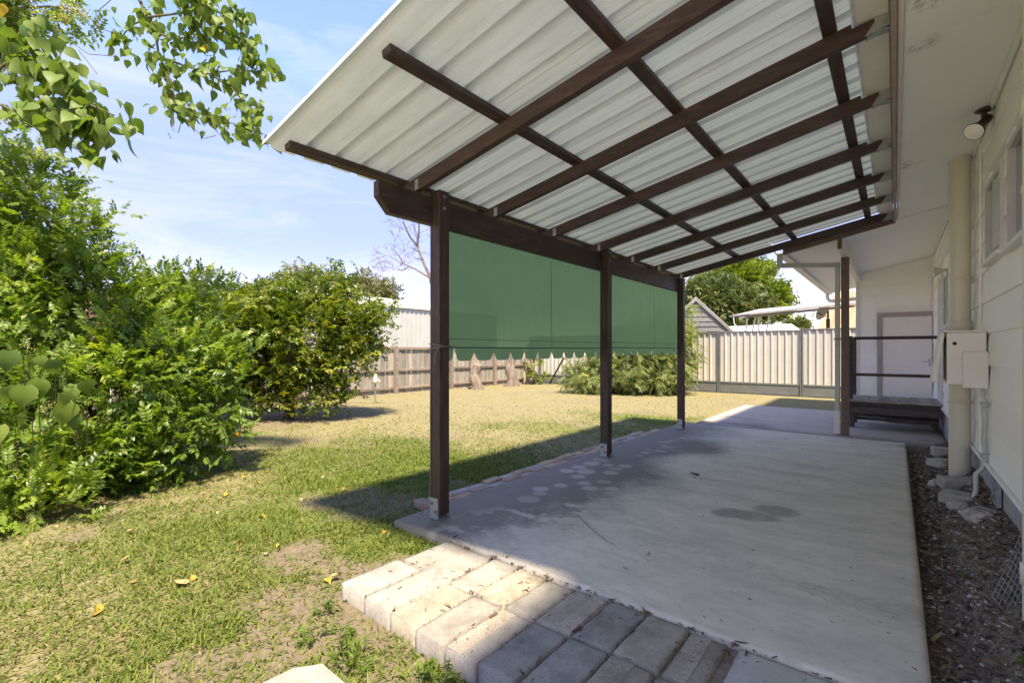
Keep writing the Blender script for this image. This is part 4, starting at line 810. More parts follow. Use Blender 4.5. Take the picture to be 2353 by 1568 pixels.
# ------------------------------------------------------------------ neighbours
shd = thing('metal_shed', 'white ribbed metal shed with low gable beyond the paling fence', 'shed', (-18, 12, 0))
SHW = mat('shed_steel', (0.42, 0.435, 0.44), (0.38, 0.395, 0.40), 2, .45, .02, 30)
sx = -16.4; pts = []; y = 8.6
while y < 19: pts += [(y, 0), (y + .16, 0), (y + .18, .03), (y + .22, .03), (y + .24, 0)]; y += .25
n_ = len(pts); zt_ = 3.02
def stop(y): return 3.06 - .0 * y
vs = [(sx + dx, yy, z) for z in (-.2, 0) for yy, dx in pts]; vs = [(a, b_, (stop(b_) if c == 0 else -.2)) for a, b_, c in vs]
MB().add(vs, [(i, i + 1, n_ + i + 1, n_ + i) for i in range(n_ - 1)]).build('ribbed_wall', SHW, shd)
MB().box(sx - 8, sx - .02, 8.6, 19, -.2, 3.0).build('body', SHW, shd)
MB().box(sx - .06, sx + .09, 8.4, 19.2, 3.07, 3.22, .01).build('gutter', WHITE, shd)
MB().prism([(sx + .05, 3.225), (sx - 4, 3.95), (sx - 8.1, 3.225)], 'y', 8.4, 19.2).build('roof', RF, shd)
vt = MB().lathe([(.16, 0), (.16, .12)], (sx - 2.2, 11.6, 3.55), n=18).build('vent_neck', WHITE, shd)
for k in range(14):
    a = 2 * PI * k / 14; MB().tube([(sx - 2.2 + .15 * math.cos(a), 11.6 + .15 * math.sin(a), 3.67), (sx - 2.2 + .23 * math.cos(a + .2), 11.6 + .23 * math.sin(a + .2), 3.80), (sx - 2.2 + .15 * math.cos(a + .4), 11.6 + .15 * math.sin(a + .4), 3.93)], .035, 5).build('vent_blade', WHITE, vt)
MB().lathe([(.17, .36), (.1, .40), (0, .41)], (sx - 2.2, 11.6, 3.55), n=18).build('vent_cap', WHITE, vt)
nbh = thing('neighbour_house', 'pale house with reddish roof glimpsed through the left shrubs', 'house', (-19, 1, 0))
MB().box(-23, -17, -3, 5.5, -.2, 2.2).build('wall', WALLP, nbh); MB().prism([(-16.6, 2.2), (-20, 3.2), (-23.4, 2.2)], 'y', -3.4, 5.9).build('roof', mat('red_tiles', (.24, .12, .09), (.18, .09, .07), 6, .85, .4, 30), nbh)
# grey weatherboard gable
GBD = mat('slate_boards', (0.165, 0.172, 0.185), (0.14, 0.147, 0.16), 4, .6, .1, 40, var=.06)
gb = thing('gable_house', 'grey weatherboard gable with pale metal roof and brick pier behind the steel fence', 'house', tuple(onY(1598, 692, 23.0) * np.array((1, 1, 0))))
yb = 23.0; ap_ = onY(1598, 692, yb); gR = onY(1668, 760, yb); gx0 = 2 * ap_[0] - gR[0]
MB().box(gx0 + .3, gR[0] - .3, yb + .3, yb + 7, -.2, gR[2] - .1).build('wall', mat('house_brick', (.36, .25, .16), (.24, .15, .10), 30, .9, .4, 60), gb)
hgt = ap_[2] - gR[2]
for k in range(6):
    f0 = k / 6; f1 = (k + 1) / 6; xa, xb = gx0 + (ap_[0] - gx0) * f0, gR[0] + (ap_[0] - gR[0]) * f0; xc, xd = gx0 + (ap_[0] - gx0) * min(f1, .985), gR[0] + (ap_[0] - gR[0]) * min(f1, .985)
    z0, z1 = gR[2] + hgt * f0, gR[2] + hgt * f1; MB().add([(xa, yb - .03, z0), (xb, yb - .03, z0), (xd, yb, z1), (xc, yb, z1), (xa, yb + .02, z0), (xb, yb + .02, z0), (xd, yb + .02, z1), (xc, yb + .02, z1)], [(0, 1, 2, 3), (5, 4, 7, 6), (0, 4, 5, 1), (1, 5, 6, 2), (2, 6, 7, 3), (3, 7, 4, 0)]).build('weatherboard', GBD, gb)
for xe in (gx0, gR[0]):
    s = 1 if xe > ap_[0] else -1
    MB().prism([(xe + s * .25, gR[2] - .12), (ap_[0], ap_[2] + .03), (ap_[0], ap_[2] + .17), (xe + s * .25, gR[2] + .03)], 'y', yb - .10, yb - .035).build('barge_board', mat('barge_grey' + str(s), (.30, .31, .32), (.26, .27, .28), 5, .6, .05, 40), gb)
    MB().prism([(xe + s * .3, gR[2] - .06), (ap_[0], ap_[2] + .172), (ap_[0], ap_[2] + .21), (xe + s * .3, gR[2] - .02)], 'y', yb - .12, yb + 8).build('roof_slope', RF, gb)
bxp = onY(1607, 770, yb + .1)[0]; MB().box(bxp - .16, bxp + .16, yb + .02, yb + .28, -.2, gR[2] - .02, .01).build('brick_pier', mat('pier_brick', (.38, .26, .16), (.22, .14, .09), 25, .9, .6, 50), gb)
MB().box(gx0, gR[0], yb - .02, yb + .02, gR[2] - .14, gR[2] - .005).build('eave_beam', BLACK, gb)
gb.rotation_euler = (0, 0, math.radians(21))
# low white roof and raised fly roof
yw = 26.0; a_ = onY(1665, 757, yw); b_ = onY(1800, 746, yw); c_ = onY(1816, 757, yw)
wr = thing('white_roofed_house', 'low white metal roof showing just above the steel fence', 'house', (a_[0] + 2, yw + 2, 0))
MB().add([(a_[0] - .6, yw, a_[2] - .35), (c_[0] + .4, yw, c_[2] - .35), (b_[0], yw + 2.2, b_[2] + .15), (a_[0] - .6, yw + 2.2, b_[2] + .1), (c_[0] + .4, yw + 4.4, c_[2] - .35), (a_[0] - .6, yw + 4.4, a_[2] - .35)], [(0, 1, 2, 3), (1, 4, 2), (3, 2, 4, 5), (0, 3, 5)]).build('roof', mat('white_iron', (.72, .73, .74), (.66, .67, .68), 3, .5, .03, 40, stretch=(6, 1, 1)), wr)
MB().box(a_[0], c_[0], yw + .3, yw + 4.1, -.2, a_[2] - .36).build('wall', WALLP, wr)
yf = 21.0; p0 = onY(1676, 729, yf); p1 = onY(1965, 702, yf)
fr = thing('fly_roof', 'long thin raised patio roof on slender white brackets above the neighbour house', 'roof', (p0[0] + 3, yf, 2))
MB().add([(p0[0], yf - .1, p0[2]), (p0[0] + .9, yf - .7, p0[2] + .02), (p1[0], yf - .7, p1[2]), (p1[0], yf + 2.4, p1[2] + .35), (p0[0] + .6, yf + 2.4, p0[2] + .42), (p0[0], yf - .1, p0[2] + .05), (p0[0] + .9, yf - .7, p0[2] + .08), (p1[0], yf - .7, p1[2] + .06), (p1[0], yf + 2.4, p1[2] + .41), (p0[0] + .6, yf + 2.4, p0[2] + .48)], [(4, 3, 2, 1, 0), (5, 6, 7, 8, 9), (0, 1, 6, 5), (1, 2, 7, 6), (2, 3, 8, 7), (3, 4, 9, 8), (4, 0, 5, 9)]).build('roof_sheet', mat('fly_iron', (.34, .32, .30), (.28, .265, .25), 4, .5, .05, 40), fr)
for k in range(3):
    MB().bar((p0[0] + .5, yf - .55 + .5 * k, p0[2] - .06 + .05 * k), (p1[0], yf - .55 + .5 * k, p1[2] - .06 + .05 * k), .05, .07).build('purlin', mat('fly_purlin%d' % k, (.24, .22, .20)), fr)
for dx, dx2 in ((.72, .58), (1.02, .72), (1.12, 1.15), (1.5, 1.28)):
    MB().tube([(p0[0] + dx, yf - .2, p0[2] + .0), (p0[0] + dx2, yf - .2, 1.2), (p0[0] + dx2, yf - .2, -.1)], .03, 8).build('bracket_leg', WHITE, fr)
MB().tube([(p0[0] + .22, yf - .3, p0[2] - .02), (p0[0] + .25, yf - .3, p0[2] - .3), (p0[0] + .9, yf - .25, p0[2] - .75)], .02, 6).build('drain_tube', WHITE, fr)
# house with terracotta coloured metal roof, dish and aerial
yc = 27.0; q0 = onY(1868, 752, yc); q1 = onY(1906, 672, yc); q2 = onY(1990, 752, yc)
COP = mat('copper_iron', (.42, .25, .16), (.36, .21, .14), 2, .5, .05, 30, stretch=(5, 1, 1))
ch = thing('copper_roof_house', 'house with steep orange-brown ribbed metal roof behind the steel fence', 'house', (q0[0] + 2, yc + 2, 0))
cr_ = MB(); cr_.add([(q0[0], yc, q0[2] - .5), (q2[0] + 3, yc, q0[2] - .5), (q2[0] + 3, yc + 3, q1[2] + .3), (q1[0], yc + 3, q1[2] + .3), (q1[0], yc + 6, q0[2] - .5), (q0[0], yc + 6, q0[2] - .5)], [(0, 1, 2, 3), (0, 3, 5), (3, 4, 5)]); cr_.build('roof', COP, ch)
for k in range(14):
    t = .10 + .065 * k; MB().bar((q0[0] + (q2[0] + 3 - q0[0]) * t, yc - .01, q0[2] - .48), (q1[0] + (q2[0] + 3 - q1[0]) * t, yc + 2.99, q1[2] + .33), .05, .04).build('roof_rib', COP, ch)
MB().box(q0[0] + .4, q2[0] + 3, yc + .5, yc + 5.5, -.2, q0[2] - .5).build('wall', WALLP, ch)
MB().box(q0[0] - .8, q2[0] + 3, yc - .25, yc - .05, q0[2] - .62, q0[2] - .48).build('gutter', CBG, ch)
yd = 22.5; dcn = onY(1893, 716, yd)
ds = thing('satellite_dish', 'grey satellite dish on a dark mast in front of the orange-brown roof', 'dish', (dcn[0], yd, 0))
MB().lathe([(.0, 0), (.2, .02), (.38, .075), (.375, .08), (.2, .03), (0, .01)], dcn, (-.75, -.55, .35), 26).build('reflector', mat('dish_grey', (.52, .53, .54), (.46, .47, .48), 6, .5, .03, 40), ds)
MB().tube([(dcn[0] + .12, yd + .1, -.2), (dcn[0] + .12, yd + .1, dcn[2] + .05)], .035, 8).tube([(dcn[0] + .12, yd + .1, -.2), (dcn[0] + .12, yd + .1, dcn[2] - .28)], .07, 8).build('mast', BLACK, ds)
MB().tube([tuple(dcn + np.array((.12, .1, -.2))), tuple(dcn + np.array((-.42, -.33, .06)))], .015, 6).build('feed_arm', BLACK, ds)
an = onY(1868, 696, 24.0); ta = thing('tv_aerial', 'thin television aerial above the orange-brown roof', 'aerial', (an[0] + .6, 24, 0))
MB().tube([(an[0] + .55, 24, 1.5), (an[0] + .55, 24, an[2] + .05)], .015, 6).build('pole', GALV, ta); MB().tube([(an[0] - .1, 24, an[2]), (an[0] + .7, 24, an[2] - .02)], .012, 6).build('boom', GALV, ta)
for k in range(5): MB().tube([(an[0] - .05 + .1 * k, 23.9, an[2] - .12 + .01 * k), (an[0] - .05 + .1 * k, 24.1, an[2] + .12 - .01 * k)], .008, 5).build('element', GALV, ta)

# ------------------------------------------------------------------ yard objects
cl = gnd(815, 905, -.05); cl = np.array((-11.0, 5.9, -.07)); ch_ = thing('clothes_hoist', 'rotary clothes hoist with thin white lines half hidden behind the citrus tree', 'clothes line', cl)
MB().tube([(cl[0], cl[1], -.1), (cl[0], cl[1], 2.1)], .03, 10).build('pole', GALV, ch_)
arms = []
for k in range(4):
    a = .62 + k * PI / 2; e = (cl[0] + 1.9 * math.cos(a), cl[1] + 1.9 * math.sin(a), 1.44); arms.append(Vector(e)); MB().tube([(cl[0], cl[1], 1.42), e], .014, 8).build('arm', GALV, ch_); MB().tube([(cl[0], cl[1], 2.06), e], .006, 6).build('stay', GALV, ch_)
for r in (.45, .7, 1.0):
    for k in range(4):
        c0 = Vector((cl[0], cl[1], 1.42)); p = c0.lerp(arms[k], r); q = c0.lerp(arms[(k + 1) % 4], r); MB().tube([p, (p + q) / 2 - Vector((0, 0, .02)), q], .004, 5).build('line', WHITE, ch_)
tpp = gnd(862, 927, -.06); tt = thing('garden_tap', 'cream garden tap on a short metal stand pipe in the lawn', 'tap', tpp)
MB().tube([tpp - np.array((0, 0, .05)), tpp + np.array((0, 0, .52))], .022, 10).build('stand_pipe', GALV, tt)
MB().lathe([(.0, .50), (.05, .50), (.06, .56), (.05, .64), (.035, .66), (.045, .70), (.03, .75), (0, .76)], tpp, n=14).build('tap_head', PIPEC, tt); MB().tube([tpp + np.array((.0, 0, .60)), tpp + np.array((.08, .05, .60)), tpp + np.array((.10, .06, .55))], .02, 8).build('spout', PIPEC, tt)
# old stumps by the fence
def stump(base, h, r, fork, label):
    t = thing('tree_stump', label, 'stump', base, 'old trunks by the back fence'); b0 = np.array(base); k = 7; pts = [b0 + np.array((.06 * math.sin(i * 1.1), .05 * math.cos(i), -.1 + (h + .1) * i / k)) for i in range(k + 1)]
    MB().tube(pts, [r * (1.5 if i == 0 else 1.12 if i == 1 else 1.0 - .25 * i / k + .07 * math.sin(i * 2.3)) for i in range(k + 1)], 12).build('trunk', STUMP, t)
    for a, hh, rr in fork:
        p = [pts[3] + np.array((0, 0, 0)), pts[3] + np.array((.18 * math.cos(a), .18 * math.sin(a), .3 * hh)), pts[3] + np.array((.26 * math.cos(a), .26 * math.sin(a), .75 * hh)), pts[3] + np.array((.22 * math.cos(a), .22 * math.sin(a), hh))]
        MB().tube(p, [rr * 1.3, rr, rr * .85, rr * .7], 10).build('limb', STUMP, t)
    return t
stump(gnd(1083, 890, -.06) + np.array((.5, -.3, 0)), .85, .20, [(2.6, 1.25, .12)], 'forked dead grey trunk nearest along the paling fence')
stump(gnd(1158, 882, -.06) + np.array((.7, -.4, 0)), 1.35, .22, [], 'thick cut-off grey trunk in the middle of the three by the fence')
stump(np.array((-11.6, 15.5, -.07)), 1.6, .17, [(1.2, .9, .07)], 'thin peeling trunk in the back corner with green shoots')
MB().bar((-10.9, 16.0, -.05), (-10.2, 15.95, 1.0), .05, .05).build('leaning_stake', BLACK, None, 'dark stake leaning against the steel fence near the corner', 'stake')
# ------------------------------------------------------------------ vegetation
def sprig(leaves, stem=.012):
    """leaves: list of (t along stem, side angle, roll, length, width, droop); one twig with its leaflets"""
    V = []; Fs = []; tv = []
    for t, ang, roll, ln, w, dr_ in leaves:
        b = leafT(w) * ln; o = len(V); ca, sa = math.cos(ang), math.sin(ang)
        for x, y, z in b:
            zz = z + x * roll - dr_ * (y / ln) ** 2 * ln
            V.append((x * ca + y * sa, t + y * ca - x * sa, zz))
        dv = random.uniform(-.12, .12); tv += [dv] * 5; Fs += [tuple(i + o for i in f) for f in LF.tolist()]
    o = len(V); V += [(-stem, 0, 0), (stem, 0, 0), (0, 1, 0)]; tv += [.0, .0, .0]; Fs.append((o, o + 1, o + 2))
    return np.array(V), np.array(Fs), np.array(tv)
def pinnate(n=4, ln=.40, w=.52):
    L_ = []
    for k in range(n):
        t = .22 + .7 * k / n
        for s in (-1, 1): L_.append((t, s * random.uniform(.75, 1.15), random.uniform(-.3, .3), ln * random.uniform(.8, 1.1), w, random.uniform(.05, .35)))
    L_.append((.92, random.uniform(-.2, .2), 0, ln * 1.1, w, .2)); return sprig(L_)
def whorl(n=8, ln=.55, w=.45):
    return sprig([(.1 + .8 * k / n, k * 2.4 + random.uniform(-.3, .3), random.uniform(-.5, .5), ln * random.uniform(.75, 1.1), w, random.uniform(-.1, .5)) for k in range(n)])
def needle(n=14):
    return sprig([(.05 + .9 * k / n, (1 if k % 2 else -1) * random.uniform(.4, .9), random.uniform(-.5, .5), random.uniform(.25, .36), .17, random.uniform(0, .3)) for k in range(n)])
def crown(name, parent, lobes, kinds, n, size, m, clump_r=.16, per=12, up=.35, droop=0.0, shell=(.55, 1.03), rs=RS, smin=.75, smax=1.25, zmin=None, trange=(.0, 1.)):
    C = np.array([l[0] for l in lobes]); R = np.array([l[1] if hasattr(l[1], '__len__') else (l[1],) * 3 for l in lobes], float); w = (R.prod(1)) ** (2 / 3); w /= w.sum()
    nc = max(1, n // per); li = rs.choice(len(lobes), nc, p=w); d = rdir(nc, rs=rs); rr = rs.uniform(shell[0], shell[1], nc) * (1 + .16 * np.clip(rs.normal(size=nc), -1.6, 1.1)); cc = C[li] + d * R[li] * rr[:, None]; cv = rs.uniform(0, 1, nc)
    ok = np.ones(nc, bool)
    if zmin is not None:
        ok = cc[:, 2] > zmin
        if ok.sum() < 2: ok[:] = True
    cc = cc[ok]; d = d[ok]; cv = cv[ok]; nc = len(cc)
    P = np.repeat(cc, per, 0) + np.clip(rs.normal(size=(nc * per, 3)), -1.9, 1.9) * clump_r; out = np.repeat(d, per, 0); m_ = len(P)
    D = out * .8 + rdir(m_, rs=rs) * .75 + np.array((0, 0, up - droop)); Nn = np.array((0, 0, 1.)) + rdir(m_, rs=rs) * .55 + out * .35
    v = np.clip(.55 * np.repeat(cv, per) + .45 * rs.uniform(0, 1, m_), 0, 1); v = trange[0] + (trange[1] - trange[0]) * v; S = size * rs.uniform(smin, smax, m_)
    if zmin is not None:
        P[:, 2] = np.maximum(P[:, 2], zmin)
    ki = rs.randint(0, len(kinds), m_); Vs = []; Fs = []; As = []; o = 0
    for q, (T, TF, tv) in enumerate(kinds):
        s = ki == q
        if not s.any(): continue
        V, Fm, a = scatter(T, TF, P[s], D[s], Nn[s], S[s], v[s], tv); Vs.append(V); Fs.append(Fm + o); As.append(a); o += len(V)
    V = np.concatenate(Vs); org = WPOS[parent.name] if parent is not None else np.zeros(3)
    ob = link(name, npmesh(name, V - org, np.concatenate(Fs), m, {'v': np.clip(np.concatenate(As), 0, 1)}), org, parent); return ob, cc
def limbs(name, base, ends, parent, m, r0=.05, sag=.12, rs=random, n=5, r1=.006, fork=0.0):
    mb = MB()
    for e in ends:
        b0 = np.array(base, float) + np.array((rs.uniform(-.06, .06), rs.uniform(-.06, .06), 0)); e = np.array(e); mid = (b0 + e) / 2 + np.array((rs.uniform(-.15, .15), rs.uniform(-.15, .15), sag + rs.uniform(-.1, .2))) * np.linalg.norm(e - b0) * .4
        pts = []; rad = []
        for i in range(n + 1):
            t = i / n; pts.append((1 - t) ** 2 * b0 + 2 * t * (1 - t) * mid + t * t * e + np.array((rs.uniform(-1, 1), rs.uniform(-1, 1), rs.uniform(-1, 1))) * .015); rad.append(r0 * (1 - t) ** 1.2 + r1)
        mb.tube(pts, rad, 6, False)
    return mb.build(name, m, parent)

# big compound-leaved shrub on the left
BUSH = leafmat('shrub_leaf', [(0, (.048, .10, .020)), (.35, (.10, .18, .032)), (.7, (.175, .27, .046)), (1, (.31, .385, .07))], .48, .38, .5)
def lob(x, y, d, r): return (at(x, y, d), r)
blobs = [lob(70, 470, 5.3, .55), lob(150, 540, 5.3, .45), lob(20, 600, 5.2, .6), lob(170, 640, 5.3, .42), lob(225, 600, 5.4, .18), lob(60, 720, 5.0, .75), lob(230, 760, 5.2, .62), lob(370, 740, 5.6, .55), lob(330, 670, 5.8, .32), lob(430, 700, 6.0, .42),
         lob(320, 880, 5.0, .70), lob(470, 860, 5.3, .50), lob(545, 850, 5.4, .30), lob(590, 880, 5.4, .15), lob(130, 960, 4.5, .70), lob(400, 1000, 5.0, .50), lob(490, 960, 5.2, .30), lob(40, 1080, 4.1, .50), lob(240, 1070, 4.5, .46), lob(110, 1120, 4.05, .34), lob(370, 1080, 4.9, .26), lob(-120, 800, 5.0, 1.0), lob(-120, 500, 5.2, .8), lob(-150, 1050, 4.3, .6)]
blobs = [(c_, max(.10, r_ - .09)) for c_, r_ in blobs]
bs = at(230, 1120, 4.9); bs[2] = -.06
bush = thing('leafy_shrub', 'large dense green compound-leaved shrub spilling over the lawn at left', 'shrub', bs)
pk = [pinnate() for _ in range(6)]
_, bc = crown('foliage', bush, blobs, pk, 10500, .152, BUSH, .12, 11, up=.30, zmin=.0)
for i in range(26):
    e = bc[RS.randint(len(bc))]
    if e[2] > .15: limbs('branch', bs + np.array((random.uniform(-.5, .2), random.uniform(-.5, .3), -.02)), [e], bush, BARK, .022, .15)
BLOS = leafmat('blossom', [(0, (.20, .23, .07)), (.5, (.36, .37, .13)), (1, (.55, .52, .24))], .25, .8, .1)
def blossoms(parent, centres, n, r, name='blossom', m=BLOS, s=.010):
    nc = len(centres); P = np.repeat(np.array(centres), n, 0) + RS.normal(size=(nc * n, 3)) * r * np.array((1, 1, .75)); T = np.array([(-.5, -.3, 0), (.5, -.3, 0), (0, .6, .2), (0, 0, .6)])
    V, Fm, a = scatter(T, np.array([(0, 1, 3), (1, 2, 3), (2, 0, 3)]), P, rdir(nc * n), rdir(nc * n, .2, 1), RS.uniform(.7, 1.4, nc * n) * s, RS.uniform(0, 1, nc * n)); org = WPOS[parent.name]
    return link(name, npmesh(name, V - org, Fm, m, {'v': a}), org, parent)
outer = [c for c in bc if c[2] > .1]
blossoms(bush, [outer[i] + np.array((.05, -.06, .03)) for i in RS.choice(len(outer), 90, False)], 55, .035)
# low bright sprays in front of the shrub
fs_ = thing('leafy_seedling', 'small leafy sprout at the lower front edge of the big shrub', 'plant', gnd(140, 1228, -.08))
crown('foliage', fs_, [(at(130, 1165, 3.75), .16), (at(40, 1150, 3.6), .22)], pk, 130, .15, BUSH, .07, 8, up=.5, zmin=-.04, trange=(.4, 1.))

# heart-shaped leaves
def heart(n=7, bend=.25, cup=.2):
    R_ = [];
    for k in range(n + 1):
        t = k / n; w = .52 * math.sin(PI * min(1, t * .96 + .04) ** .62) * (1 - t ** 3) ** .8 + .0; R_.append((t, max(w, 0)))
    V = []; Fs = []
    for t, w in R_:
        y = t - .12 * (1 - t) ** 3; z = -bend * t * t
        V += [(-w, y - .10 * (1 - t) ** 4, z + cup * w), (0, y, z), (w, y - .10 * (1 - t) ** 4, z + cup * w)]
    for k in range(n):
        a = 3 * k; Fs += [(a, a + 1, a + 4, a + 3), (a + 1, a + 2, a + 5, a + 4)]
    return np.array(V), np.array(Fs)
HEARTM = [leafmat('heart_leaf_%d' % i, [(0, c), (1, tuple(v * 1.25 for v in c))], .40, .5, .3) for i, c in enumerate(((.085, .15, .030), (.115, .185, .040), (.15, .21, .048), (.066, .125, .032)))]
YLEAF = leafmat('yellow_leaf', [(0, (.52, .34, .03)), (1, (.62, .44, .06))], .3, .5, .3, ttint=(1.2, 1.1, .5))
def heart_mesh(m, bend, cup, nm='leaf'):
    V, Fc = heart(7, bend, cup); return npmesh(nm, V, Fc, m, {'v': RS.uniform(0, 1, len(V)) * .3 + np.abs(V[:, 0])}, True)
HM = [heart_mesh(m, b, c) for m, b, c in zip(HEARTM, (.2, .45, .3, .6), (.2, .35, .5, .25))] + [heart_mesh(YLEAF, .4, .4)]
def put_leaf(parent, p, d, nrm, s, mi, name='leaf'):
    o = link(name, HM[mi], p, parent); x, dd, nn = orient(np.array([d], float), np.array([nrm], float)); Mx = Matrix((tuple(x[0]), tuple(dd[0]), tuple(nn[0]))).transposed(); o.rotation_mode = 'QUATERNION'; o.rotation_quaternion = Mx.to_quaternion(); o.scale = (s, s, s); return o
tb = np.array((-6.6, -.9, -.06))
ot = thing('overhanging_tree', 'tree with heart-shaped leaves hanging into the top left of the view', 'tree', tb)
tk = MB(); crot = at(200, -330, 5.2)
tk.tube([tb - np.array((0, 0, .2)), tb + np.array((.1, .1, 1.2)), tb + np.array((.3, .3, 2.6)), crot], [.16, .13, .11, .07], 10).build('trunk', BARK, ot)
def pxpath(pts, d): return [at(x, y, dd) for (x, y), dd in zip(pts, d if hasattr(d, '__len__') else [d] * len(pts))]
main = pxpath([(200, -330), (330, -180), (470, -5), (512, 45), (572, 100), (598, 140), (625, 210), (660, 250), (705, 290)], [5.2, 5.1, 5, 5, 5, 5, 5, 5, 5]); main = [main[0]] + [np.array(p) for p in main[1:]]
paths = [
 (pxpath([(200, -330), (290, -60), (340, 40), (357, 75), (365, 130), (383, 170), (400, 205)], 5.0), .016),
 (pxpath([(357, 75), (400, 90), (440, 85), (480, 110)], 5.0), .010), (pxpath([(365, 130), (420, 150), (480, 170), (530, 200), (560, 235), (600, 250)], 5.0), .010),
 (pxpath([(383, 170), (390, 215), (430, 250), (480, 270), (560, 290), (610, 310)], 5.0), .009), (pxpath([(340, 40), (420, 30), (500, 60), (560, 100), (600, 150)], 4.95), .010),
 (pxpath([(290, -60), (400, -30), (480, 20), (570, 50)], 4.95), .010), (pxpath([(340, 40), (300, 60), (275, 90), (300, 120)], 5.05), .008), (pxpath([(400, 205), (395, 250), (400, 290)], 5.0), .005), (pxpath([(480, 170), (540, 160), (590, 165), (625, 150)], 5.0), .007)]
pathsA = [
 (pxpath([(200, -330), (-60, 60), (-20, 170), (60, 200), (140, 215), (215, 245), (262, 265)], [5.2, 4.3, 4.1, 4.1, 4.1, 4.1, 4.1]), .018),
 (pxpath([(-20, 170), (40, 130), (90, 150), (130, 160), (180, 200)], 4.1), .012), (pxpath([(60, 200), (120, 250), (170, 275), (205, 310), (225, 350)], 4.1), .010), (pxpath([(-20, 170), (20, 90), (60, 70), (100, 110)], 4.15), .010), (pxpath([(140, 215), (200, 280), (250, 300)], 4.1), .007), (pxpath([(-20, 230), (60, 270), (110, 300), (150, 270)], 4.0), .009)]
for pp, r in paths + pathsA: MB().tube(pp, [r * (1.25 - .85 * i / (len(pp) - 1)) for i in range(len(pp))], 7, False).build('branch', TWIG, ot)
cand = []
def along(pp, n, t0, spread):
    pp = [np.array(p) for p in pp]; sg = [np.linalg.norm(b - a) for a, b in zip(pp[:-1], pp[1:])]; tot = sum(sg)
    for _ in range(n):
        s = random.uniform(t0, 1.03) * tot; i = 0
        while i < len(sg) - 1 and s > sg[i]: s -= sg[i]; i += 1
        p = pp[i] + (pp[i + 1] - pp[i]) * min(1.1, s / sg[i]); yield p + RS.normal(size=3) * spread
LV = []
for (pp, r), n, t0 in zip(paths, (95, 45, 85, 105, 120, 110, 36, 12, 45), (.62, .2, .2, .15, .25, .45, .3, .3, .3)):
    for p in along(pp, n, t0, .07): LV.append((p, .092 * random.uniform(.6, 1.25), random.choice((0, 0, 1, 2, 3, 3))))
for (pp, r), n, t0 in zip(pathsA, (85, 70, 70, 60, 40, 45), (.45, .25, .2, .2, .3, .2)):
    for p in along(pp, n, t0, .075): LV.append((p, .118 * random.uniform(.6, 1.25), random.choice((0, 1, 1, 2, 2, 3))))
random.shuffle(LV)
NV = []; NF = []; NA = []; off = 0
for k, (p, s, mi) in enumerate(LV):
    d = np.array((random.uniform(-.7, .7), random.uniform(-.7, .7), random.uniform(-1.1, -.15))); nr = np.array((random.uniform(-.6, .9), random.uniform(-1., .4), random.uniform(.2, 1.)))
    if random.random() < .035: mi = 4
    if k < 300: put_leaf(ot, p, d, nr, s, mi)
    else:
        T, TF = heart(7, .4, .3); V, Fm, a = scatter(T, TF, p[None], d[None], nr[None], np.array([s]), np.array([random.uniform(0, .6)])); NV.append(V); NF.append(Fm + off); NA.append(a); off += len(V)
if NV:
    o = link('leaves', npmesh('leaves', np.concatenate(NV) - tb, np.concatenate(NF), HEARTM[1], {'v': np.concatenate(NA)}, True), tb, ot); o['kind'] = 'stuff'
# bare hanging stalks
for pp in ([(370, 345 * .55), (388, 230), (392, 250)], [(425, 245), (440, 290), (470, 318), (495, 312)], [(395, 262), (398, 300), (410, 305), (416, 280)], [(485, 275), (500, 305), (530, 325)], [(255, 0), (220, 30), (222, 65), (272, 78)], [(120, 55), (160, 95), (205, 125), (270, 130)], [(180, 115), (200, 140), (223, 170)]):
    MB().tube(pxpath(pp, 4.9), .004, 5, False).build('stalk', TWIG, ot)
# second tree top left: panicles above
pt = thing('flowering_treetop', 'treetop with cream flower sprays at the very top left corner', 'tree', np.array((-6.9, -.2, -.06)))
MB().tube([(-6.9, -.2, -.2), (-6.8, -.1, 2.0), tuple(at(-60, 60, 5.6))], [.09, .07, .035], 8).build('trunk', BARK, pt)
_, pcs = crown('crown', pt, [lob(20, 10, 5.6, .38), lob(110, 10, 5.6, .25), lob(60, 340, 5.5, .22), lob(-40, 340, 5.4, .25), lob(-60, 60, 5.6, .3)], pk, 620, .17, BUSH, .13, 8, up=.1)
blossoms(pt, [at(x, y, 5.5) for x, y in ((30, 30), (60, 15), (95, 30), (160, 18), (185, 30), (150, 45), (10, 60), (55, 345), (75, 355), (95, 350), (70, 372), (30, 350), (5, 270), (8, 160))], 150, .05, s=.016)
for pp in ([(-60, 60), (40, 20), (100, 55), (140, 75)], [(40, 20), (120, 15), (180, 25)], [(-40, 300), (30, 345), (80, 355)]): MB().tube(pxpath(pp, 5.55), [.016, .012, .008, .005][:len(pp)], 6, False).build('branch', TWIG, pt)
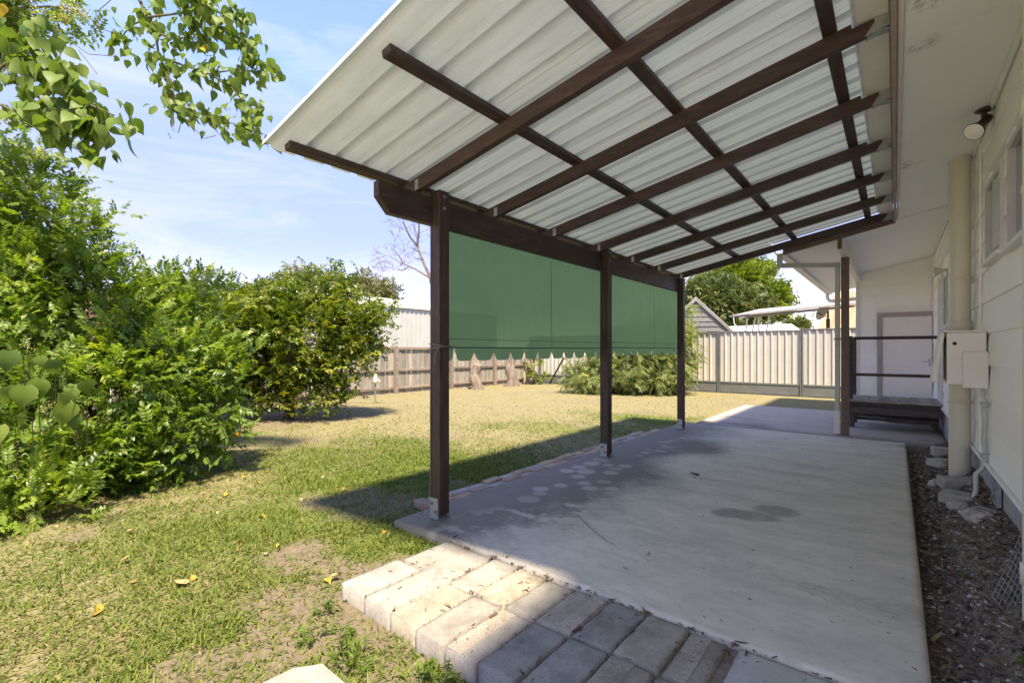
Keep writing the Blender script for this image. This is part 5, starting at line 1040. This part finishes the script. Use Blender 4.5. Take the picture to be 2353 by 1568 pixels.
# big heart leaves at the left edge
vp = thing('heart_leaf_vine', 'big round heart-shaped leaves in front of the shrub at the left edge', 'vine', at(40, 1100, 3.4) * np.array((1, 1, 0)) + np.array((0, 0, -.08)))
for x, y, s, rot, mi in ((88, 905, .125, .2, 1), (140, 935, .11, .7, 2), (170, 915, .10, -.6, 1), (195, 905, .10, .9, 0), (145, 960, .15, .1, 2), (55, 920, .14, -.3, 1), (15, 920, .12, .3, 1), (120, 860, .10, .8, 3), (20, 840, .13, -.4, 3), (95, 850, .08, .1, 1), (40, 985, .10, .9, 2), (0, 1010, .12, -.5, 2), (170, 985, .09, -.2, 3)):
    p = at(x, y - 28, 3.3 + random.uniform(-.1, .1)); put_leaf(vp, p, (-.35 * math.sin(rot) + .1, .3 * math.sin(rot), -.9), (.85 + random.uniform(-.3, .2), -.1 + random.uniform(-.5, .5), .6 + random.uniform(-.3, .5)), s * 1.02, mi)
    MB().tube([p, p + np.array((-.06, .08, -.02)), p + np.array((-.2, .1, -.35))], .003, 5, False).build('stalk', TWIG, vp)
MB().tube([WPOS[vp.name] + np.array((-.3, .1, 0)), at(20, 1050, 3.9), at(80, 900, 3.7), at(60, 850, 3.5)], .005, 6, False).build('stem', TWIG, vp)

# citrus tree
CIT = leafmat('citrus_leaf', [(0, (.045, .085, .016)), (.4, (.10, .16, .026)), (.75, (.19, .25, .038)), (1, (.36, .36, .06))], .45, .30, .55)
cb = gnd(665, 962, -.06); ct = thing('citrus_tree', 'round glossy citrus tree with a few oranges on the lawn', 'tree', cb)
cbl = [lob(700, 760, 9.4, 1.15), lob(600, 760, 9.3, .85), lob(800, 740, 9.4, .85), lob(870, 730, 9.3, .45), lob(540, 740, 9.4, .7), lob(760, 680, 9.5, .6), lob(650, 690, 9.5, .6), lob(800, 640, 9.4, .25), lob(560, 690, 9.5, .45), lob(640, 850, 9.0, .55), lob(560, 870, 9.2, .5), lob(800, 830, 9.2, .5), lob(850, 790, 9.3, .35), lob(720, 870, 9.3, .45), lob(620, 920, 9.2, .35), lob(770, 895, 9.2, .3), lob(480, 800, 9.6, .5), lob(600, 905, 9.1, .50), lob(690, 915, 9.0, .45), lob(765, 900, 9.1, .45), lob(545, 890, 9.3, .5), lob(500, 770, 9.5, .6)]
cbl = [(c_, max(.12, r_ - .17)) for c_, r_ in cbl]
wk = [whorl() for _ in range(6)]
_, cc = crown('crown', ct, cbl, wk, 8600, .15, CIT, .14, 10, up=.3, zmin=.12)
MB().tube([cb - np.array((0, 0, .1)), cb + np.array((.03, 0, .25)), cb + np.array((.0, .0, .45))], [.13, .09, .085], 9).build('trunk', BARK, ct)
for i in range(16):
    e = cc[RS.randint(len(cc))]
    if e[2] > .6: limbs('limb', cb + np.array((0, 0, .38)), [e], ct, BARK, .055, .05)
ORG = mat('orange_peel', (.62, .26, .02), (.66, .32, .03), 10, .5, .15, 200); GRN = mat('green_fruit', (.16, .24, .03), (.2, .28, .04), 10, .5, .15, 200)
for x, y, m in ((736, 826, ORG), (772, 848, GRN), (793, 846, GRN), (555, 996, ORG), (640, 830, GRN)):
    p = at(x, y, 8.9) if y < 990 else gnd(546, 998, -.03) + np.array((0, 0, .0)); MB().lathe([(.0, -.04), (.02, -.036), (.036, -.018), (.041, 0), (.036, .02), (.02, .036), (.006, .039), (.004, .045), (0, .045)], p, n=14).build('orange' if m is ORG else 'green_fruit', m, ct) if y < 990 else None
p = gnd(546, 999, -.03); MB().lathe([(.0, -.04), (.02, -.036), (.036, -.018), (.041, 0), (.036, .02), (.02, .036), (.006, .039), (.004, .045), (0, .045)], p, n=14).build('fallen_orange', ORG, None, 'yellow orange lying on the dry grass beside the big shrub', 'fruit')

# bright yellow-green shrub between shrub and citrus, gums and bare tree behind
YG = leafmat('bright_leaf', [(0, (.10, .15, .02)), (.5, (.17, .23, .03)), (1, (.29, .32, .06))], .4, .5, .3)
sb_ = at(450, 900, 8.6); sb_[2] = -.07; ys = thing('bright_shrub', 'bright yellow-green shrub behind the big shrub, beside the citrus tree', 'shrub', sb_)
crown('foliage', ys, [lob(450, 740, 8.4, .75), lob(430, 800, 8.4, .8), lob(490, 690, 8.5, .35), lob(400, 720, 8.5, .5)], pk, 1500, .2, YG, .15, 10, zmin=.0); MB().tube([sb_ - np.array((0, 0, .1)), at(450, 780, 8.5)], [.05, .03], 7).build('stem', BARK, ys)
sb_ = gnd(790, 905, -.06) + np.array((-1.2, .9, 0)); s2 = thing('low_shrub', 'soft light green low shrub under the right side of the citrus tree', 'shrub', sb_)
crown('foliage', s2, [(sb_ + np.array((0, 0, .45)), (.7, .7, .45)), (sb_ + np.array((-.5, -.5, .35)), .45)], pk, 700, .14, YG, .12, 10, zmin=.0, trange=(0, .55)); MB().tube([sb_ - np.array((0, 0, .1)), sb_ + np.array((0, 0, .4))], [.03, .015], 6).build('stem', BARK, s2)
def far_tree(name, label, lobes, base, n, size, m, per=14, clump=.3, tr=.22, kinds=None, **k):
    t = thing(name, label, 'tree', base); top = lobes[0][0]
    MB().tube([np.array(base) - np.array((0, 0, .3)), np.array(base) * .6 + top * .4, top], [tr, tr * .8, tr * .4], 8).build('trunk', BARK, t)
    _, c = crown('crown', t, lobes, kinds or wk, n, size, m, clump, per, **k)
    [limbs('limb', np.array(base) * .55 + top * .45, [c[RS.randint(len(c))]], t, BARK, tr * .4, .05) for _ in range(8)]; return t
GUM = leafmat('gum_leaf', [(0, (.10, .115, .06)), (.5, (.17, .185, .10)), (1, (.27, .27, .16))], .25, .6, .2)
def gb_(x, d): p = at(x, 803, d); p[2] = -.35; return p
far_tree('gum_tree', 'hazy olive gum crown above the citrus tree', [lob(700, 672, 42, 2.0), lob(640, 680, 42, 1.6), lob(755, 685, 42, 1.8), lob(692, 645, 42, .9), lob(590, 690, 42, 1.3)], gb_(695, 42), 2600, .5, GUM, 12, .35)
far_tree('gum_tree', 'grey-green gum crown right of the citrus tree, above the white shed', [lob(850, 685, 38, 1.8), lob(885, 672, 38, .75), lob(820, 655, 38, .7), lob(890, 690, 38, .7)], gb_(850, 38), 1500, .45, GUM, 12, .3)
far_tree('gum_tree', 'low far treetop over the left shrubs', [lob(330, 690, 45, 1.6), lob(430, 690, 45, 1.5), lob(270, 700, 45, 1.3)], gb_(350, 45), 1300, .55, GUM, 12, .4)
# big trees beyond the steel fence
FIG = leafmat('fig_leaf', [(0, (.045, .075, .025)), (.45, (.09, .135, .045)), (.8, (.15, .19, .07)), (1, (.30, .26, .10))], .25, .4, .4)
LIME = leafmat('lime_leaf', [(0, (.075, .125, .02)), (.5, (.15, .22, .035)), (1, (.27, .34, .06))], .4, .5, .3)
far_tree('broad_tree', 'large bright green tree behind the dark round tree beyond the fence', [lob(1705, 660, 38, 1.9), lob(1690, 628, 38, .85), lob(1745, 640, 38, 1.2), lob(1640, 640, 38, .9), lob(1768, 690, 37, 1.2), lob(1785, 705, 37, .8), lob(1720, 622, 38, .6), lob(1800, 690, 37, .4)], gb_(1720, 38), 5200, .5, LIME, 12, .3, .3)
far_tree('broad_tree', 'dense dark green round tree in front, beyond the steel fence', [lob(1660, 700, 34, 1.5), lob(1620, 690, 34, 1.1), lob(1700, 700, 34, 1.4), lob(1735, 715, 34, 1.0), lob(1600, 670, 34, .7), lob(1650, 665, 34, .9), lob(1700, 735, 33.5, 1.2), lob(1600, 720, 34, .9)], gb_(1660, 34), 6200, .42, FIG, 12, .26, .3)
far_tree('broad_tree', 'small dark treetop between the white roof and the orange-brown roof', [lob(1835, 748, 46, .75), lob(1815, 752, 46, .5), lob(1850, 752, 46, .5)], gb_(1835, 46), 700, .4, FIG, 10, .25, .2)
# drooping bottlebrush behind the posts
BOT = leafmat('bottlebrush_leaf', [(0, (.09, .13, .05)), (.5, (.18, .235, .085)), (.85, (.30, .36, .12)), (1, (.48, .48, .14))], .35, .5, .3)
nk = [needle() for _ in range(5)]
bb = gnd(1440, 893, -.07) + np.array((.6, -.6, 0)); bt = thing('bottlebrush', 'drooping fine-leaved bottlebrush bush in front of the steel fence', 'shrub', bb)
bd = 15.2
crown('foliage', bt, [lob(1440, 845, bd, .85), lob(1510, 850, bd - .2, .7), lob(1375, 855, bd, .6), lob(1335, 860, bd, .4), lob(1470, 790, bd, .9), lob(1540, 790, bd, .7), lob(1548, 850, bd - .3, .45), lob(1580, 770, bd, .2), lob(1578, 715, bd, .16), lob(1578, 815, bd, .18), lob(1540, 750, bd, .4)], nk, 7200, .30, BOT, .16, 12, up=.0, droop=.55, zmin=.05)
MB().tube([bb - np.array((0, 0, .1)), bb + np.array((.1, .1, .8)), at(1460, 740, bd)], [.10, .07, .03], 8).build('trunk', BARK, bt)
cs = np.array((-11.5, 15.55, -.07)); cv = thing('ivy_shoot', 'green leafy shoots round the thin trunk in the back corner', 'plant', cs)
crown('foliage', cv, [(cs + np.array((.15, -.1, .7)), (.25, .2, .5)), (cs + np.array((.5, .1, .15)), .2)], wk, 90, .22, CIT, .1, 6, zmin=.0)
# bare tree
bd = 24.0; bb_ = gb_(1015, bd); bb_[2] = -.3; bt_ = thing('bare_tree', 'leafless tree with fine reddish twigs behind the nearest post', 'tree', bb_)
BARE = mat('bare_bark', (.19, .15, .145), (.12, .095, .09), 20, .9, .3, 60)
segs = []
def grow(p, d, r, ln, lv):
    pts = [p]; rad = [r]; q = np.array(p)
    for i in range(4):
        d = d + RS.normal(size=3) * .16; d /= np.linalg.norm(d); q = q + d * ln / 4; pts.append(q.copy()); rad.append(r * (1 - .16 * (i + 1)))
    segs.append((pts, rad, lv))
    if lv < 4:
        for k in range(3 if lv < 3 else 4):
            t = random.choice((2, 3, 4)); nd = d + RS.normal(size=3) * .55; nd[2] += .12; nd /= np.linalg.norm(nd); grow(pts[t], nd, rad[t] * .6, ln * random.uniform(.55, .8), lv + 1)
trk = pxpath([(1015, 800), (1003, 690), (990, 640)], bd); trk[0] = bb_
MB().tube(trk, [.16, .13, .11], 8).build('trunk', BARE, bt_)
for x0, y0, x1, y1, r in ((990, 640, 958, 565, .085), (958, 565, 925, 508, .05), (958, 565, 962, 500, .045), (990, 640, 925, 605, .05), (925, 605, 905, 575, .03), (988, 650, 1010, 560, .06), (940, 612, 915, 620, .03)):
    p = at(x0, y0, bd); e = at(x1, y1, bd + random.uniform(-1.2, 1.2)); MB().tube([p, (p + e) / 2 + RS.normal(size=3) * .1, e], [r, r * .85, r * .6], 7).build('limb', BARE, bt_)
    d = (e - p) / np.linalg.norm(e - p)
    for k in range(3): q = p + (e - p) * random.uniform(.35, 1.0); nd = d + RS.normal(size=3) * .5; nd /= np.linalg.norm(nd); grow(q, nd, r * .35, .9, 2)
mb = MB()
for pts, rad, lv in segs: mb.tube(pts, [max(.008, q) for q in rad], 4, False)
o = mb.build('twigs', BARE, bt_); o['kind'] = 'stuff'

# ------------------------------------------------------------------ grass
GRS = leafmat('grass_blade', [(0, (.055, .095, .018)), (.3, (.12, .175, .034)), (.55, (.21, .25, .065)), (.72, (.225, .195, .095)), (1, (.335, .285, .17))], .35, .6, .2)
def lawn_mask(x, y):
    bad = ((x > -3.02) & (y > 2.27)) | ((x > -3.24) & (y > 2.8) & (y < 7.85)) | ((x > -2.46) & (y > 1.47) & (y < 2.3)) | (x > .1) | (x < -12.25) | (y > 16.2)
    return ~bad
def blades(n, r0, r1, a0, a1, lmin, lmax, w, flat, seed, name, label):
    rs = np.random.RandomState(seed); r = r0 * (r1 / r0) ** rs.uniform(0, 1, n); th = rs.uniform(math.radians(a0), math.radians(a1), n); x = -r * np.sin(th); y = r * np.cos(th)
    ok = lawn_mask(x, y); g, s = lawn_fields(x, y); ok &= rs.uniform(0, 1, n) > s * .93; cl_ = fbm(x * 5, y * 5, 33, 3); ok &= rs.uniform(0, 1, n) < .30 + 1.5 * sstep(.28, .58, cl_)
    x, y, g, r = x[ok], y[ok], g[ok], r[ok]; n = len(x); isg = rs.uniform(0, 1, n) < g
    v = np.where(isg, rs.beta(2.2, 2.6, n) * .66, .66 + .34 * rs.uniform(0, 1, n)); ln = rs.uniform(lmin, lmax, n) * np.where(isg, 1, .85); ww = w * rs.uniform(.7, 1.3, n)
    P = np.stack([x, y, gz(x, y) - .004], 1); el = np.where(isg, rs.uniform(flat, 1.1, n), rs.uniform(-.02, .45, n)); az = rs.uniform(0, 2 * PI, n); D = np.stack([np.cos(az) * np.cos(el), np.sin(az) * np.cos(el), np.sin(el)], 1)
    T = np.array([(-.5, 0, 0), (.5, 0, 0), (-.42, .55, .02), (.42, .55, .02), (0, 1, -.12)]); TF = np.array([(0, 1, 3), (0, 3, 2), (2, 3, 4)])
    Tn = np.zeros((n, 5, 3)); xx, dd, nn = orient(D, np.array((0, 0, 1.)) + rdir(n, rs=rs) * .3)
    V = P[:, None] + (T[None, :, 0:1] * ww[:, None, None]) * xx[:, None] + (T[None, :, 1:2] * ln[:, None, None]) * dd[:, None] + (T[None, :, 2:3] * ln[:, None, None]) * nn[:, None]
    Fm = (TF[None] + (np.arange(n) * 5)[:, None, None]).reshape(-1, 3)
    return tag(link(name, npmesh(name, V.reshape(-1, 3), Fm, GRS, {'v': np.repeat(v, 5)}), (0, 0, 0)), label, 'grass', kind='stuff')
blades(330000, 1.3, 7.5, 25, 100, .024, .068, .0072, .15, 5, 'grass', 'patchy green and straw grass of the near lawn')
blades(190000, 5.0, 20.0, 2, 92, .03, .06, .012, .1, 6, 'dry_grass', 'short dry straw-coloured grass of the far lawn')
# broad weeds by the pavers
CLV = leafmat('weed_leaf', [(0, (.07, .13, .025)), (.6, (.13, .21, .04)), (1, (.22, .30, .07))], .35, .5, .3)
def weed(p, r, n, s, label, kinds=None, up=.6):
    r *= .75; s *= .6
    p = np.array(p, float); t = thing('weed', label, 'weed', p, 'weeds round the pavers')
    crown('leaves', t, [(p + np.array((0, 0, r * .35)), (r, r, r * .5))], kinds or wk, n, s, CLV, r * .35, 5, up=up, zmin=p[2] + .004); MB().tube([p - np.array((0, 0, .02)), p + np.array((0, 0, r * .4))], .002, 4).build('stem', TWIG, t)
def gp(x, y):
    p = gnd(x, y, -.1)
    for _ in range(4): p = gnd(x, y, float(gz(p[0], p[1])))
    return p
G14 = [sprig([(.0, random.uniform(-.5, .5), random.uniform(-.4, .4), random.uniform(.6, 1.), .09, random.uniform(0, .5)) for k in range(5)]) for _ in range(4)]
weed(gp(748, 1405), .05, 40, .085, 'dark fine grass tuft on bare soil left of the pavers', G14, 1.1)
weed(gp(720, 1470), .09, 45, .055, 'trailing round-leaved weed in the soil below the grass tuft')
weed(gp(780, 1460), .07, 35, .055, 'clover-like weed in the soil facing the second paver')
weed(gp(815, 1530), .09, 26, .13, 'broad pale grass clump beside the lone stepping stone', G14, .9)
weed(gp(800, 1375), .03, 10, .05, 'tiny leafy weed against the corner of the leftmost paver')
weed(gnd(1160, 1285, -.02), .035, 14, .035, 'small weed in the joint between slab and third paver')
weed(gnd(1166, 1392, -.03), .02, 9, .03, 'tiny weed where four pavers meet')
weed(gnd(1082, 1362, -.03), .015, 6, .03, 'tiny weed at the end of the aggregate-striped paver')
weed(gp(1010, 1550), .09, 30, .08, 'leafy weed in front of the pavers at the bottom edge', None)
weed(gnd(960, 1298, -.02), .03, 9, .06, 'wispy grass blades in the joint between the two leftmost pavers', G14, .8)
weed(gnd(1045, 1238, -.02), .02, 5, .06, 'single thin blades at the slab corner above the pavers', G14, 1.3)
for x, y, s, lb in ((2135, 1305, .03, 'two-leaved seedling beside the slab in the bed'), (2190, 1268, .025, 'bright seedling in the middle of the bed'), (2225, 1330, .045, 'grassy green weed in the bed near the wire mesh'), (2335, 1535, .05, 'broad-leaved green weed at the lower right corner of the bed')):
    p = bp_(x, y); weed(p, s, 14, s * 1.1, lb)
ss = gnd(725, 1560, -.075); MB().prism([(-2.03, .60), (-1.70, .58), (-1.71, 1.085), (-1.93, 1.092), (-2.0, 1.0)], 'z', -.15, -.055).build('stepping_stone', PAV, None, 'single pale concrete stepping stone in the soil at the bottom edge', 'stepping stone')
# fallen leaves
FLM = [leafmat('fallen_%d' % i, [(0, c), (1, tuple(v * 1.2 for v in c))], .2, .6, .25, ttint=(1, .9, .6)) for i, c in enumerate(((.44, .27, .05), (.40, .30, .15), (.46, .37, .20), (.30, .19, .07)))]
FM = []
for m, b, c in zip(FLM, (.5, -.3, .35, .7), (.5, .3, .6, -.5)):
    V, Fc = heart(7, b, c); FM.append(npmesh('fallen_leaf', V * np.array((.85, 1, 1)), Fc, m, {'v': RS.uniform(0, .6, len(V))}, True))
spots = [(297, 1228, .085, 2, 'pale triangular fallen leaf lying flattest on the left lawn'), (155, 1270, .085, 1, 'tan folded fallen leaf in front of the big shrub'), (280, 1295, .075, 1, 'long tan fallen leaf right of the folded one near the shrub'), (345, 1193, .06, 1, 'tan fallen leaf at the shadow edge of the big shrub'),
 (600, 1190, .065, 0, 'crumpled orange-yellow fallen leaf halfway between shrub and slab'), (556, 1250, .06, 0, 'upright curled amber fallen leaf on thick grass'), (612, 1278, .05, 2, 'small pale pointed fallen leaf on thick grass'), (448, 1333, .05, 0, 'curled deep amber fallen leaf touching a tan one'), (425, 1348, .09, 1, 'large tan fallen leaf beside the deep amber one'),
 (232, 1410, .085, 0, 'large orange fallen leaf low in the left foreground'), (755, 1335, .075, 0, 'orange fallen leaf touching the leftmost paver'), (775, 1332, .07, 2, 'cream fallen leaf lying over the orange one by the leftmost paver'), (790, 1128, .06, 0, 'bright yellow fallen leaf in the roof shadow'), (795, 1143, .055, 1, 'tan fallen leaf just below the bright yellow one in shadow'), (882, 1225, .05, 0, 'amber fallen leaf just off the slab corner'),
 (590, 1110, .055, 0, 'yellow fallen leaf on edge, rightmost of the trio beyond the shrub'), (560, 1100, .06, 0, 'yellow fallen leaf in the middle of the trio beyond the shrub'), (618, 1085, .055, 0, 'topmost yellow fallen leaf of those beyond the shrub'), (520, 1138, .05, 0, 'yellow fallen leaf under the right tip of the big shrub'),
 (2150, 1480, .07, 1, 'long curled tan leaf on the bed beside the slab edge')]
for x, y, s, mi, lb in spots:
    p = np.array(bp_(x, y)) if x > 2000 else gp(x, y); o = link('fallen_leaf', FM[mi], p + np.array((0, 0, .022))); o.scale = (s * .82,) * 3; o.rotation_euler = (random.uniform(-.5, .5), random.uniform(-.6, .6), random.uniform(0, 6.3)); tag(o, lb, 'leaf', 'fallen leaves')
for k, (x, y) in enumerate(((480, 1115), (660, 1140), (500, 1180), (330, 1180), (215, 1275), (350, 1300), (690, 1150), (740, 1100), (545, 1270), (60, 1250), (130, 1215), (430, 1175), (640, 1255), (300, 1340))):
    o = link('fallen_leaf', FM[(k * 3) % 4], gp(x, y) + np.array((0, 0, .018))); o.scale = (random.uniform(.025, .04),) * 3; o.rotation_euler = (random.uniform(-.5, .5), random.uniform(-.5, .5), random.uniform(0, 6.3)); tag(o, 'tiny yellow-brown leaf scrap caught in the lawn', 'leaf', 'leaf scraps in the lawn')

n = 420
ux = RS.uniform(-2.9, .08, n); uy = 2.32 + 6.2 * RS.uniform(0, 1, n) ** 1.3; P = np.stack([ux, uy, np.full(n, .004)], 1)
V, Fm, a = scatter(np.array([(-.5, 0, 0), (.5, 0, .1), (.35, 1, .05), (-.3, .9, .1)]) * np.array((.3, 1, 1)), np.array([(0, 1, 2, 3)]), P, rdir(n, -.05, .15), rdir(n, .7, 1), RS.gamma(1.6, .006, n) + .003, RS.uniform(0, .7, n))
tag(link('leaf_litter', npmesh('leaf_litter', V, Fm, MULCH, {'v': a}), (0, 0, 0)), 'tiny dry leaf bits scattered over the patio slab', 'litter', kind='stuff')
n = 900; jx = [-2.215, -1.978, -1.767, -1.567, -1.368, -1.165, -.962, -.752, -.56]
ux = np.where(RS.uniform(0, 1, n) < .6, RS.choice(jx, n) + RS.normal(size=n) * .006, RS.uniform(-2.4, -.05, n)); uy = np.where(RS.uniform(0, 1, n) < .45, 2.28 + RS.normal(size=n) * .008, RS.uniform(1.5, 2.28, n)); P = np.stack([ux, uy, np.full(n, -.012)], 1)
V, Fm, a = scatter(np.array([(-.5, 0, 0), (.5, 0, .1), (.35, 1, .05), (-.3, .9, .1)]) * np.array((.25, 1, 1)), np.array([(0, 1, 2, 3)]), P, rdir(n, -.05, .25), rdir(n, .5, 1), RS.gamma(1.8, .007, n) + .004, RS.uniform(0, .75, n))
tag(link('joint_litter', npmesh('joint_litter', V, Fm, MULCH, {'v': a}), (0, 0, 0)), 'dark soil crumbs and dry stems in the paver joints', 'litter', kind='stuff')
